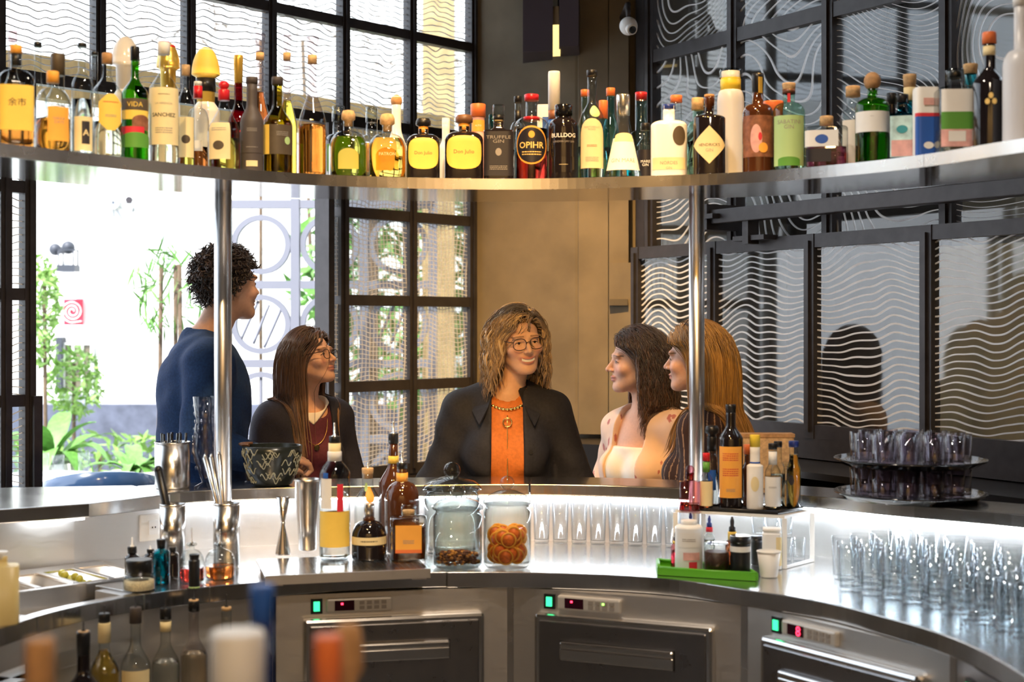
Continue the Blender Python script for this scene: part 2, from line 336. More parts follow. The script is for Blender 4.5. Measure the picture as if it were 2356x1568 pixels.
sbuild(MB().box(uk(16.2), uk(13.6), 0, .12, 0, CEIL, WL.m), 'wall_left_front', 'plaster_dark')
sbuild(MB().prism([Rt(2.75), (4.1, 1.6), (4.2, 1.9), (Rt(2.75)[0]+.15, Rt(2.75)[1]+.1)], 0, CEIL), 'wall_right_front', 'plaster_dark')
# plaster wall between the two glazed walls
mw = sbuild(MB().prism([(-.19, 7.2), (.31, 7.0), (.62, 6.95), (.70, 7.25), (-.15, 7.45)], 0, CEIL), 'wall_middle', 'plaster')
def Xd(px, d): return (PX(px, d), d)
MB().prism([Xd(1330, 6.99), Xd(1331, 6.93), Xd(1399, 6.90), Xd(1400, 7.0)], 1.1, CEIL).build('pilaster', 'plaster', mw)
MB().prism([Xd(1400, 6.97), Xd(1401, 6.86), Xd(1461, 6.82), Xd(1464, 6.97)], 1.1, 1.93).build('pilaster', 'plaster', mw)
MB().prism([Xd(1400, 6.97), Xd(1401, 6.88), Xd(1446, 6.86), Xd(1448, 6.97)], 1.9, CEIL).build('pilaster', 'plaster', mw)
MB().prism([Xd(1402, 6.90), Xd(1402, 6.83), Xd(1444, 6.81), Xd(1446, 6.88)], 1.725, 1.755).build('bracket', 'plaster_dark', mw)
MB().prism([Xd(1462, 6.95), Xd(1463, 6.85), Xd(1482, 6.78), Xd(1500, 6.95)], 0, CEIL).build('jamb', 'frame', mw)

# ---------------------------------------------------------------- left glazed wall
ROWS = [.94, 1.343, 1.746, 2.153, 2.575, 3.03, 3.49, 3.9]
w1 = setting('window_1'); grid(WL, w1, [uk(k) for k in (13.6, 12.1, 10.6, 9.1, 7.6, 7, 6, 5, 4, 3, 2, 1, 0)], ROWS[4:], 'etched_left')
d1 = setting('door_1'); grid(WL, d1, [uk(2.02), uk(1), uk(.02)], ROWS[:5], 'etched_leaf', .05)
wbox(WL, 'bottom_panel', 'frame', d1, uk(2.07), uk(0), -.02, .02, .02, .93); wbox(WL, 'stile', 'frame', d1, uk(2.30), uk(2.22), -.05, .05, 0, 2.55)
for j in range(4): pane(WL, uk(2.23), uk(2.08), ROWS[j]+.02, ROWS[j+1]-.02, 0, 'etched_leaf', d1)
w2 = setting('window_2'); grid(WL, w2, [uk(13.6), uk(12.1), uk(10.6), uk(9.1), uk(7.6), uk(6.6), uk(5.94), uk(5.71)], ROWS[:5], 'etched_left', .045)
wbox(WL, 'bottom_panel', 'frame', w2, uk(13.6), uk(5.66), -.02, .02, 0, .93); wbox(WL, 'edge_strip', 'frame', w2, uk(5.72), uk(5.64), -.06, .03, .95, 1.36)
# ---------------------------------------------------------------- right glazed partition
w3 = setting('window_3'); grid(WR, w3, [ut(t) for t in (-.44, .05, .53, 1.03, 1.53, 2.1, 2.75)], [1.97, 2.9, 3.75], 'etched_swirl', .06, .06, .02)
d2 = setting('door_2'); grid(WR, d2, [ut(t) for t in (-.46, 0, .5, 1.0, 1.5, 2.1, 2.75)], [1.2, 1.97], 'etched_right', .055, .05, -.05)
wbox(WR, 'track_beam', 'frame', d2, ut(.02), ut(2.7), -.17, -.11, 2.065, 2.125, .004); wbox(WR, 'track_bracket', 'frame', d2, ut(.0), ut(.09), -.19, .0, 2.04, 2.15); wbox(WR, 'track_stop', 'frame', d2, ut(.02), ut(.14), -.21, -.11, 2.085, 2.105)
wbox(WR, 'roller_hanger', 'frame', d2, ut(.24), ut(.27), -.15, -.09, 1.97, 2.08); wbox(WR, 'roller_plate', 'frame', d2, ut(.18), ut(.34), -.14, -.06, 1.985, 2.005)
sbuild(MB().box(ut(-.5), ut(2.75), -.07, .03, 1.09, 1.175, WR.m), 'trim_1', 'frame')
sbuild(MB().box(ut(-.5), ut(2.75), -.02, .05, 0, 1.1, WR.m), 'wall_right_base', 'dark_wall')
# the room behind the partition
sbuild(MB().box(ut(-1.2), ut(3), 1.7, 1.8, 0, CEIL, WR.m), 'wall_far_right', 'dark_wall'); sbuild(MB().box(ut(-1.2), ut(3), .06, 1.7, -.1, 0, WR.m), 'floor_far', 'floor')
sbuild(MB().box(ut(2.9), ut(3), .06, 1.7, 0, CEIL, WR.m), 'wall_far_end', 'dark_wall')
q1 = WR.pt(ut(-1.2), 1.8); sbuild(MB().prism([(.64, 7.0), (q1.x, q1.y), (q1.x-.1, q1.y+.12), (.52, 7.12)], 0, CEIL), 'wall_far_left', 'plaster')
WP = Wall(WR.pt(0, .45)[:2], WR.pt(1, .45)[:2]); sbuild(MB().box(WP.u(2160), ut(2.8), .45, .5, 0, 1.95, WR.m), 'wall_partition', 'tan_wall'); sbuild(MB().box(ut(.2), ut(.5), 1.2, 1.5, 0, CEIL, WR.m), 'trim_2', 'plaster')
# low dark cabinet under the partition with an open niche
c = thing('wall_cabinet', 'long black cabinet with open niches under the etched partition', 'cabinet')
for nm, a in (('top', (ut(.12), ut(2.6), -.42, -.03, 1.06, 1.085)), ('bottom', (ut(.12), ut(2.6), -.42, -.03, .0, .80)), ('back', (ut(.12), ut(2.6), -.06, -.03, .8, 1.06)), ('divider', (ut(.12), ut(.16), -.42, -.06, .8, 1.06)), ('divider', (ut(.62), ut(.65), -.42, -.06, .8, 1.06)), ('divider', (ut(1.15), ut(1.18), -.42, -.06, .8, 1.06))):
    wbox(WR, nm, 'black', c, *a)
b = thing('storage_box', 'blue grey drawer box with a small silver pull in the black cabinet', 'box')
mat('bluegrey', (.06, .10, .16), .5); wbox(WR, 'body', 'bluegrey', b, ut(.22), ut(.55), -.40, -.07, .801, .99, .004); wbox(WR, 'pull', 'cap_silver', b, ut(.36), ut(.44), -.415, -.395, .925, .94)
# niche cabinet below the plaster wall
c = thing('low_cabinet', 'black low cabinet with a perforated brass panel below the plaster wall', 'cabinet')
MB().prism([Xd(1318, 6.95), Xd(1318, 6.6), Xd(1424, 6.5), Xd(1440, 6.95)], 0, 1.08).build('body', 'black', c)
mat('brass_perf', (.75, .50, .18), .3, .8)
e0 = Vector((*Xd(1396, 6.52), 0)); e1 = Vector((*Xd(1422, 6.495), 0)); dd = (e1-e0)
MB().add([e0+Vector((0, -.012, .90)), e1+Vector((0, -.012, .90)), e1+Vector((0, -.012, 1.07)), e0+Vector((0, -.012, 1.07)), e0+Vector((0, 0.01, .90)), e1+Vector((0, .01, .90)), e1+Vector((0, .01, 1.07)), e0+Vector((0, .01, 1.07))], [(0, 1, 2, 3), (4, 7, 6, 5), (0, 4, 5, 1), (3, 2, 6, 7), (0, 3, 7, 4), (1, 5, 6, 2)]).build('perforated_panel', 'brass_perf', c)
mb = MB()
for i in range(4):
    for j in range(13):
        p = e0+dd*((i+.6+.0)/4.6+(.1 if j % 2 else 0))+Vector((0, -.0125, .912+j*.012)); mb.cyl(p+Vector((0, .002, 0)), p+Vector((0, -.001, 0)), .0045, 8)
kind(mb.build('perforations', 'black', c), 'stuff')
# wall lamp
t = thing('wall_lamp', 'dark box wall lamp with a lit slot high on the plaster wall', 'lamp')
mat('lamp_box', (.05, .038, .05), .5)
z0, z1 = PZ(124, 6.8), PZ(-60, 6.8); MB().prism([Xd(1203, 7.04), Xd(1203, 6.75), Xd(1272, 6.72), Xd(1272, 6.95)], z0, z1).build('housing', 'lamp_box', t)
MB().prism([Xd(1283, 6.97), Xd(1287, 6.72), Xd(1331, 6.70), Xd(1334, 6.94)], z0+.02, z1).build('side_fin', 'lamp_box', t)
MB().prism([Xd(1271, 6.93), Xd(1271, 6.80), Xd(1289, 6.79), Xd(1289, 6.92)], PZ(118, 6.8), PZ(58, 6.8)).build('diffuser', emis('lamp_glow', (1, .72, .25), 1.1), t)
MB().prism([Xd(1271, 6.93), Xd(1270, 6.80), Xd(1303, 6.79), Xd(1303, 6.92)], PZ(57, 6.8), PZ(15, 6.8)).build('reflector', 'cap_silver', t)
# security camera
t = thing('security_camera', 'white dome security camera on a stalk in the upper corner', 'camera', (*Xd(1446, 6.5), PZ(60, 6.5)))
MB().sphere((0, 0, 0), .042, 18, 12).build('body', 'white', t); MB().cyl((.004, -.018, -.012), (.014, -.045, -.026), .026, 16, .024).build('lens_ring', 'white_gloss', t); MB().cyl((.012, -.04, -.023), (.016, -.049, -.028), .017, 16).build('lens', 'black_gloss', t)
MB().cyl((0, .0, .03), (0, .03, .11), .012, 10).cyl((0, .03, .105), (.0, .35, .115), .014, 10).build('arm', 'frame', t)

# ================================================================== the ring bar
CYB = 3.1
def polar(ctrl, sm=4):
    th = np.degrees([math.atan2(x, y-CYB) for x, y in ctrl]); R = np.array([math.hypot(x, y-CYB) for x, y in ctrl]); i = np.argsort(th)
    g = np.arange(-130, 131, 1.0); r = np.interp(g, th[i], R[i]); k = np.exp(-.5*(np.arange(-12, 13)/sm)**2); k /= k.sum()
    r = np.convolve(np.pad(r, 12, 'edge'), k, 'valid'); return lambda t: float(np.interp(t, g, r))
def pp(R, t): t = math.radians(t); return (R*math.sin(t), CYB+R*math.cos(t))
RC = polar([(-1.42, 2.6), (-1.33, 3.0)]+[on(x, y, .9) for x, y in ((0, 1447), (116, 1407), (297, 1371), (446, 1352), (594, 1339), (1027, 1315), (1300, 1318), (1549, 1331), (1713, 1356), (1892, 1382), (2020, 1415), (2174, 1459), (2276, 1505), (2356, 1556))]+[(1.04, 2.6), (.98, 2.3)], 3)
RB = polar([(-1.3, 4.2)]+[on(x, y, 1.1) for x, y in ((390, 1130), (550, 1124), (900, 1117), (1250, 1113), (1560, 1122), (1850, 1138), (2060, 1160), (2356, 1183))]+[(1.8, 3.4), (1.8, 2.6)], 4)
RS = polar([(-1.5, 2.7), (-1.42, 3.2)]+[((px-CX)/F*d, d) for px, d in ((px, .46*F/(HY-y)) for px, y in ((0, 328), (250, 356), (510, 385), (740, 401), (1000, 409), (1200, 411), (1450, 405), (1668, 398), (1850, 385), (2073, 362), (2310, 323), (2356, 318)))]+[(1.38, 3.15), (1.42, 2.7)], 3)
def slab(mb, ra, rb, t0, t1, z0, z1, n):
    ts = np.linspace(t0, t1, n+1); v = []
    for t in ts:
        a = pp(ra(t), t); b = pp(rb(t), t); v += [(*a, z0), (*b, z0), (*b, z1), (*a, z1)]
    f = [(4*i+j, 4*i+(j+1) % 4, 4*i+4+(j+1) % 4, 4*i+4+j) for i in range(n) for j in range(4)]
    f = [q[::-1] for q in f]+[(0, 1, 2, 3), (4*n+3, 4*n+2, 4*n+1, 4*n)]
    return mb.add(v, f)
def find(curve, px, off):
    """point on the ray through column px that lies 'off' behind the curve"""
    best = None
    for d in np.arange(2.4, 5.6, .004):
        x = PX(px, d); r = math.hypot(x, d-CYB); t = math.degrees(math.atan2(x, d-CYB))
        if d > 2.7 and r-curve(t)-off > 0 and d > CYB-.3:
            return (x, float(d))
    return (PX(px, 4.4), 4.4)
RU = lambda t: RB(t)+.09
# work counter: two steel sections, joint at column 1028; a basin is let into the end by the courtyard
tj = math.degrees(math.atan2(*(lambda p: (p[0], p[1]-CYB))(on(1028, 1315, .9))))
wt = thing('work_counter', 'curved brushed steel work counter inside the ring bar', 'counter')
mb = MB(); slab(mb, RC, RU, -44.3, tj, .855, .9, 36); slab(mb, RC, lambda t: 1.462, -53, -44.3, .855, .9, 10); slab(mb, RC, lambda t: RC(t)+.035, -69, -53, .855, .9, 12); slab(mb, RC, lambda t: 1.95, -98, -69, .855, .9, 20); mb.build('counter_section', 'steel_top', wt, .002)
mb = MB(); slab(mb, lambda t: RC(t)+.002, RU, tj+.06, 100, .853, .899, 70); mb.build('counter_section', 'steel_top', wt, .002)
mb = MB(); RG = lambda t: 1.44
slab(mb, lambda t: RC(t)+.033, lambda t: RC(t)+.037, -69, -53, .74, .858, 10); slab(mb, RG, lambda t: RG(t)+.01, -69, -53, .74, .84, 10); slab(mb, lambda t: RC(t)+.03, lambda t: RG(t)+.01, -69, -53, .73, .74, 10)
slab(mb, lambda t: RC(t)+.03, RG, -53.6, -53, .74, .89, 2); mb.build('basin', 'steel', wt)
mb = MB(); slab(mb, RG, lambda t: 1.80, -69, -44.3, .80, .815, 14); mb.build('lower_tray', 'steel', wt)
# bar wall (upstand) and its body
ba = thing('bar_counter', 'curved bar with steel upstand and brushed steel top between guests and barkeeper', 'bar')
mb = MB(); slab(mb, RU, lambda t: RB(t)+.17, -37.95, 100, 0, 1.062, 80); mb.build('upstand', 'steel', ba)
mb = MB(); slab(mb, RB, lambda t: RB(t)+.24, -38, 2, 1.063, 1.1, 30); mb.build('bar_top_section', 'steel_top', ba, .003)
mb = MB(); slab(mb, RB, lambda t: RB(t)+.24, 2.1, 100, 1.063, 1.1, 60); mb.build('bar_top_section', 'steel_top', ba, .003)
LBAR = [(-1.075, 4.475), (-1.085, 4.43), (-1.255, 4.22), (-1.47, 4.08), (-2.0, 3.7), (-2.45, 4.45), (-1.62, 4.64), (-1.2526, 4.697)][::-1]
be = thing('bar_end', 'straight end section of the steel bar beside the courtyard opening', 'bar')
MB().prism(LBAR, 1.058, 1.1).build('bar_top', 'steel_top', be, .003)
MB().prism([(-1.127, 4.542), (-1.155, 4.51), (-1.33, 4.32), (-1.53, 4.18), (-2.05, 3.8), (-2.35, 4.4), (-1.60, 4.58), (-1.231, 4.676)][::-1], 0, 1.058).build('upstand', 'steel', be)
px0 = on(125, 1189, 1.058); MB().prism([(-1.39, 4.16), (-1.28, 4.26), (-1.33, 4.33), (-1.45, 4.23)], 1.046, 1.0585).build('under_panel', emis('strip_glow', (.9, .95, 1), 6), be)  # small emissive panel under the bar end
# wall socket on the upstand
so = thing('wall_socket', 'white double wall socket on the steel upstand', 'socket')
WS = Wall((-1.53, 4.18), (-1.155, 4.51)); us = WS.u(343)
wbox(WS, 'plate', 'label_white', so, us-.034, us+.034, -.008, .004, .945, 1.03, .003); wbox(WS, 'insert', 'white', so, us-.005, us+.026, -.011, -.006, .965, 1.01)
for du in (.004, .014): wbox(WS, 'pin_hole', 'black', so, us+du, us+du+.004, -.0115, -.009, .985, .99)
# LED strip under the bar edge
emis('led', (.82, .91, 1), 48); led = thing('led_strip', 'strip of white LED dots under the bar edge', 'light strip')
mb = MB(); slab(mb, lambda t: RB(t)+.030, lambda t: RB(t)+.055, -37, 98, 1.058, 1.0632, 70); mb.build('tape', 'white', led)
o = MB().box(-.006, .006, -.005, .005, -.0035, .003).build('led', 'led', led); t = -36.5
while t < 97:
    x, y = pp(RB(t)+.04, t); o.location = (x, y, 1.0555); o.rotation_euler = (0, 0, -math.radians(t)); t += .62
    if t < 97: o = link('led', o.data, led)
# ---------------------------------------------------------------- hanging shelf and its posts
sh = thing('bottle_shelf', 'long curved steel shelf full of liquor bottles above the bar', 'shelf')
ZS = CZ+.46
mb = MB(); slab(mb, lambda t: RS(t)+.004, lambda t: RS(t)+.47, -95, 95, ZS-.031, ZS-.001, 120); mb.build('shelf_board', 'mirror_steel', sh)
tj2 = math.degrees(math.atan2(*(lambda p: (p[0], p[1]-CYB))((PX(2135, 3.82), 3.82))))
for a, b_ in ((-95, -14), (-13.9, tj2), (tj2+.08, 95)):
    mb = MB(); slab(mb, RS, lambda t: RS(t)+.006, a, b_, ZS-.034, ZS, 60); mb.build('shelf_edge', 'shelf_edge', sh)
for px, r in ((513, .0275), (1603, .025)):
    x, y = find(RB, px, -.032)
    t = thing('shelf_post', 'round steel post carrying the bottle shelf '+('beside the man in the blue sweater' if px < 1000 else 'in front of the two women'), 'post', (x, y, .9), 0, 'steel posts of the bottle shelf')
    MB().lathe([(r, 0), (r, ZS-.031-.9)], 28).build('tube', 'post_steel', t); MB().lathe([(r*1.7, 0), (r*1.7, .006), (r*1.05, .012)], 28).build('base_flange', 'steel', t)
# ---------------------------------------------------------------- refrigerated cabinets under the work counter
mat('switch_green', (.01, .35, .12), .3, emit=((.05, 1, .35), 1.2)); mat('ctrl', (.60, .57, .53), .4, .3); mat('screen_dark', (.03, .004, .012), .2); emis('led_red', (1, .02, .05), 6)
mat('led_green', (.2, .8, .1), .4, emit=((.3, 1, .1), 3))
def fridge(p0, p1, label, grip, digit=None, dots=((.19, 0),)):
    W = Wall(p0, p1); L = (Vector(p1)-Vector(p0)).length
    t = thing('fridge_cabinet', label, 'fridge')
    wbox(W, 'body', 'steel', t, .008, L-.012, 0, .30, .1, .85); wbox(W, 'side_post', 'shelf_edge', t, L-.013, L+.006, -.004, .2, .1, .852)
    wbox(W, 'plinth', 'black', t, .01, L-.01, .04, .28, 0, .1)
    k = L/.69
    s = wbox(W, 'power_switch', 'black', t, .105*k, .138*k, -.008, .002, .795, .838); wbox(W, 'switch_lamp', 'switch_green', s, .113*k, .130*k, -.012, -.006, .803, .830)
    c = wbox(W, 'controller', 'ctrl', t, .148*k, .338*k, -.016, .002, .797, .838, .006); wbox(W, 'display', 'screen_dark', c, .172*k, .228*k, -.018, -.014, .803, .832)
    for i in range(4):
        for j in range(2): wbox(W, 'button', 'ink_grey', c, (.243+i*.021)*k, (.257+i*.021)*k, -.0185, -.014, .805+j*.014, .815+j*.014)
    for du, g in dots: wbox(W, 'indicator', 'led_green' if g else 'led_red', c, (du)*k, (du+.006)*k, -.0195, -.017, .82, .8255)
    if digit: flat_text('8', .016, 'led_red', c, W.m @ Matrix.Translation((.212*k, -.0192, .8175)))
    d = wbox(W, 'door_frame', 'steel_shiny', t, .082*k, .606*k, -.030, .001, .12, .783, .010); wbox(W, 'door_panel', 'steel_dark', d, .100*k, .588*k, -.036, -.028, .14, .765, .004)
    h = wbox(W, 'handle_recess', 'black', d, .165*k, .502*k, -.038, -.033, .655, .712); wbox(W, 'grip_top', 'steel_shiny', h, .167*k, .500*k, -.052, -.036, .690, .711, .006); wbox(W, 'grip', grip, h, .167*k, .500*k, -.050, -.036, .657, .692, .004)
def ce(px, py): x, y = on(px, py, .9); t = math.degrees(math.atan2(x, y-CYB)); return pp(RC(t)+.035, t)
q = [ce(640, 1334), ce(1176, 1314), ce(1703, 1353), ce(2168, 1457), pp(RC(118)+.03, 118)]
fridge(q[0], q[1], 'steel fridge cabinet with a lone red dot on its display behind blurred bottles', 'steel_shiny'); fridge(q[1], q[2], 'steel fridge cabinet with a green indicator on its controller below the jars', 'steel_shiny', None, ((.19, 0), (.285, 1)))
fridge(q[2], q[3], 'steel fridge cabinet with red digit on its display', 'steel_shiny', '8', ()); 
W4 = Wall(q[3], q[4]); t = thing('fridge_cabinet', 'dark fridge cabinet with green switch at the tight end of the counter', 'fridge')
wbox(W4, 'body', 'steel_dark', t, .01, .8, 0, .3, .1, .85); s = wbox(W4, 'power_switch', 'black', t, .10, .14, -.01, .0, .77, .82); wbox(W4, 'switch_lamp', 'switch_green', s, .11, .13, -.014, -.008, .78, .81); wbox(W4, 'door', 'black', t, .05, .7, -.03, 0, .12, .75, .008)
mb = MB(); slab(mb, lambda t: RC(t)+.035, lambda t: RC(t)+.08, -98, math.degrees(math.atan2(q[0][0], q[0][1]-CYB))-.3, 0, .74, 24); mb.build('front_panel', 'steel', wt)
mb = MB(); slab(mb, lambda t: RC(t)+.035, lambda t: RC(t)+.06, -53, math.degrees(math.atan2(q[0][0], q[0][1]-CYB))-.3, .74, .856, 10); slab(mb, lambda t: RC(t)+.005, lambda t: RC(t)+.036, -98, -53, .79, .856, 20); mb.build('front_rim', 'steel', wt)
# floor-standing support under the far end of the ring
mb = MB(); slab(mb, lambda t: RC(t)+.36, RU, -44, 99, .0, .853, 60); mb.build('counter_carcass', 'steel_dark', wt)
mb = MB(); slab(mb, lambda t: 1.5, lambda t: 1.80, -98, -44.3, 0, .80, 24); mb.build('counter_carcass', 'steel_dark', wt)
# ================================================================== courtyard outside the opening
mat('render_white', (.86, .86, .85), .9, noise=.05, scale=4); mat('paving', (.55, .55, .55), .8, noise=.2, scale=5); mat('plinth', (.10, .11, .16), .8, noise=.4, scale=8)
mat('leaf', (.11, .27, .05), .5, noise=.3, scale=30); mat('leaf_light', (.24, .42, .10), .5, noise=.3, scale=30); mat('bark', (.12, .08, .05), .8, noise=.3); mat('pot_white', (.75, .73, .7), .6); mat('eave', (.42, .30, .14), .7, noise=.3, scale=12)
mat('gate_hazed', (.20, .21, .26), .5); mat('blue_shell', (.02, .045, .10), .18, coat=.5); mat('sign_red', (.75, .02, .05), .4); mat('cage', (.12, .14, .18), .4, .3)  # gate grey is lightened to stand in for the courtyard glare haze
sbuild(MB().box(-14, 6, 10.9, 11.2, 0, 7), 'wall_courtyard', 'render_white'); sbuild(MB().prism([(-14, 11.2), (-14, 2.5), (-5.2, 2.5), Lk(16.2), Lk(0), (-.2, 7.5), (.8, 7.6), (6, 9), (6, 11.2)][::-1], -.14, -.04), 'ground', 'paving')
sbuild(MB().box(-14, 6, 10.75, 10.95, 0, PZ(930, 10.8)), 'baseboard_courtyard', 'plinth'); sbuild(MB().box(-14.2, -14, 2, 11.2, 0, 5), 'wall_courtyard_side', 'render_white')
# tan eaves board seen through the upper panes
sbuild(MB().box(uk(8), uk(-1), .55, .63, 2.60, 2.78, WL.m), 'trim_3', 'eave')
sbuild(MB().box(PX(1010, 9.2)-.1, PX(1010, 9.2)+.1, 9.1, 9.3, 0, 4.6), 'trim_4', 'eave'); sbuild(MB().box(PX(850, 8.6)-.05, PX(850, 8.6)+.05, 8.55, 8.65, 0, 2.6), 'trim_5', 'bark')
# gate with rings
DG = 7.9
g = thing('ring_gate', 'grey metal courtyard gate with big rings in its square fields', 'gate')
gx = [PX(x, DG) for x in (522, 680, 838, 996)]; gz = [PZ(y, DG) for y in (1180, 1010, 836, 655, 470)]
for i, x in enumerate(gx): MB().box(x-.024, x+.024, DG-.03, DG+.03, 0, gz[-1]+.03).build('post', 'gate_hazed', g)
for z in gz:
    for i in range(3): MB().box(gx[i]+.024, gx[i+1]-.024, DG-.025, DG+.025, z-.022, z+.022).build('rail', 'gate_hazed', g)
for i in range(3):
    for j in range(4):
        cx, cz = (gx[i]+gx[i+1])/2, (gz[j]+gz[j+1])/2; R = min(gx[i+1]-gx[i], gz[j+1]-gz[j])/2-.026
        mb = MB(); n = 36
        v = []
        for k in range(n):
            a = 2*PI*k/n
            for rr, yy in ((R, -.02), (R, .02), (R-.03, .02), (R-.03, -.02)): v.append((cx+rr*math.cos(a), DG+yy, cz+rr*math.sin(a)))
        mb.add(v, [(4*k+q_, 4*((k+1) % n)+q_, 4*((k+1) % n)+(q_+1) % 4, 4*k+(q_+1) % 4) for k in range(n) for q_ in range(4)]); rg = mb.build('ring', 'gate_hazed', g)
        if j in (0, 1, 2) :
            for s_ in (-.45, 0, .45):
                x0 = s_*R; pts = []
                for q_ in range(9):
                    f_ = -1+q_/4; zz = f_*math.sqrt(max(0, 1-(s_)**2))*(R-.02); xx = (x0+ (f_*.35*R if j == 2 else 0))
                    if xx*xx+zz*zz > (R-.01)**2: continue
                    pts.append((cx+xx, DG, cz+zz))
                MB().tube(pts, .009, 6).build('bar', 'gate_hazed', rg)
# sign of the fire hose
ds = 10.85; s = thing('fire_hose_sign', 'red square sign with a white hose spiral on the white courtyard wall', 'sign', (PX(169, ds), ds, PZ(732, ds)))
hw = 22/F*ds; MB().box(-hw, hw, -.004, .01, -.01-hw*.55, hw*2).build('red_plate', 'sign_red', s); MB().box(-hw, hw, -.004, .01, -hw*1.4, -.01-hw*.55).build('caption_plate', 'white', s)
pts = [(math.cos(a)*r-.005, -.009, hw*.72+math.sin(a)*r) for a, r in ((i*.25, .012+i*.25*.0042) for i in range(70))]; pts.append((hw*.9, -.009, pts[-1][2]+.01)); MB().tube(pts, .0055, 6).build('hose_spiral', 'white', s)
flat_text('IDRANTE N', hw*1.2, 'ink_grey', s, Matrix.Translation((0, -.0055, -hw*1.0)))
# lantern
dl = 10.7; s = thing('wall_lantern', 'grey metal lantern with a domed bracket on the courtyard wall', 'lamp', (PX(157, dl), dl, PZ(625, dl)))
mat('lantern', (.05, .055, .07), .5, .3); hw = 21/F*dl; H = 62/F*dl
MB().box(-hw, hw, -hw, hw, 0, .05).build('base', 'lantern', s); MB().sphere((0, 0, H*.9), hw*.75, 14, 8).build('dome', 'lantern', s); MB().box(-hw*.9, hw*.9, -hw*.9, hw*.9, H*.78, H*.83).build('roof', 'lantern', s)
for a in (-1, 1):
    for b_ in (-1, 1): MB().cyl((a*hw*.8, b_*hw*.8, .05), (a*hw*.8, b_*hw*.8, H*.8), .007, 6).build('corner_bar', 'lantern', s)
MB().sphere((-hw*1.8, .08, H*.85), hw*.7, 12, 8).build('dome', 'lantern', s); MB().cyl((-hw*1.8, .08, H*.75), (0, 0, H*.75), .015, 8).build('arm', 'lantern', s)
# wall fan
df = 9.8; s = thing('wall_fan', 'white wire wall fan with a round dark hub badge above the courtyard', 'fan', (PX(265, df), df, PZ(468, df)))
Rf = 44/F*df
for k in range(12):
    a = 2*PI*k/12; MB().tube([(math.cos(a)*Rf*f_, -.05*math.cos(f_*1.3), math.sin(a)*Rf*1.15*f_) for f_ in (0, .25, .5, .75, 1)], .0025, 5).build('cage_wire', 'cage', s)
MB().tube([(math.cos(2*PI*k/24)*Rf, 0, math.sin(2*PI*k/24)*Rf*1.15) for k in range(25)], .004, 6).build('cage_ring', 'cage', s)
for k in range(3):
    a = 2*PI*k/3+.6; c_, s2 = math.cos(a), math.sin(a)
    MB().add([(c_*.02-s2*.02, .01, s2*.02+c_*.02), (c_*Rf*.9-s2*.05, .02, s2*Rf*.9+c_*.05), (c_*Rf*.85+s2*.05, -.01, s2*Rf*.85-c_*.05), (c_*.02+s2*.02, -.005, s2*.02-c_*.02)], [(0, 1, 2, 3)]).build('blade', 'white', s)
MB().cyl((.11, -.06, .02), (.11, -.045, .02), .024, 18).build('badge', 'ink', s); MB().cyl((0, -.05, 0), (0, .3, 0), .04, 14).cyl((0, .3, 0), (0, 1.1, .0), .02, 10).build('motor', 'white', s)
# window in the courtyard wall
s = setting('window_4'); x0, x1, z0, z1 = PX(150, 10.88), PX(214, 10.88), PZ(903, 10.88), PZ(790, 10.88)
glass('dark_pane', (.25, .25, .22), (.1, .1, .1)); MB().box(x0, x1, 10.86, 10.88, z0, z1).build('pane', mat('win_dark', (.12, .10, .06), .15), s)
for a in range(4): MB().box(x0+(x1-x0)*a/3-.008, x0+(x1-x0)*a/3+.008, 10.84, 10.88, z0, z1).build('mullion', 'white', s)
for a in range(3): MB().box(x0, x1, 10.84, 10.88, z0+(z1-z0)*a/2-.008, z0+(z1-z0)*a/2+.008).build('rail', 'white', s)
MB().box(PX(128, 10.8), PX(142, 10.8), 10.8, 10.9, z0, z1+.05).build('shutter', 'lantern', s)
# plants ------------------------------------------------------------
def leaf_mesh(L, W, curl, nm):
    v = []; n = 7
    for i in range(n+1):
        t_ = i/n; w_ = W*math.sin(PI*min(1, t_*.93+.03))**.8; x = L*t_*math.cos(curl*t_*.7); z = L*t_*math.sin(.9-curl*t_)
        v += [(x, -w_, z+w_*.35), (x, 0, z), (x, w_, z+w_*.35)]
    f = [(3*i+j, 3*i+j+1, 3*i+4+j, 3*i+3+j) for i in range(n) for j in (0, 1)]
    me = bpy.data.meshes.new(nm); me.from_pydata(v, [], f); me.update(); me.polygons.foreach_set('use_smooth', [True]*len(f)); me.materials.append(M['leaf']); return me
def pot_plant(x, y, z, R, label, n, L, W, pm='pot_white', ph=.3, pr=.16):
    t = thing('potted_plant', label, 'plant', (x, y, z), 0, 'potted plants in the courtyard')
    MB().lathe([(pr*.75, 0), (pr, ph), (pr*.9, ph), (pr*.85, ph*.9)], 20).build('pot', pm, t); MB().lathe([(0.001, ph*.88), (pr*.86, ph*.88)], 20).build('soil', 'bark', t)
    me = [leaf_mesh(L, W, c_, 'leaf') for c_ in (.6, 1.0, 1.4)]
    for i in range(n):
        o = link('leaf', me[i % 3], t); k = random.uniform(.7, 1.1)
        o.location = (random.uniform(-.03, .03), random.uniform(-.03, .03), ph*.9); o.rotation_euler = (0, random.uniform(-.5, .1), i*2.4+random.uniform(-.3, .3)); o.scale = (k, k, k)
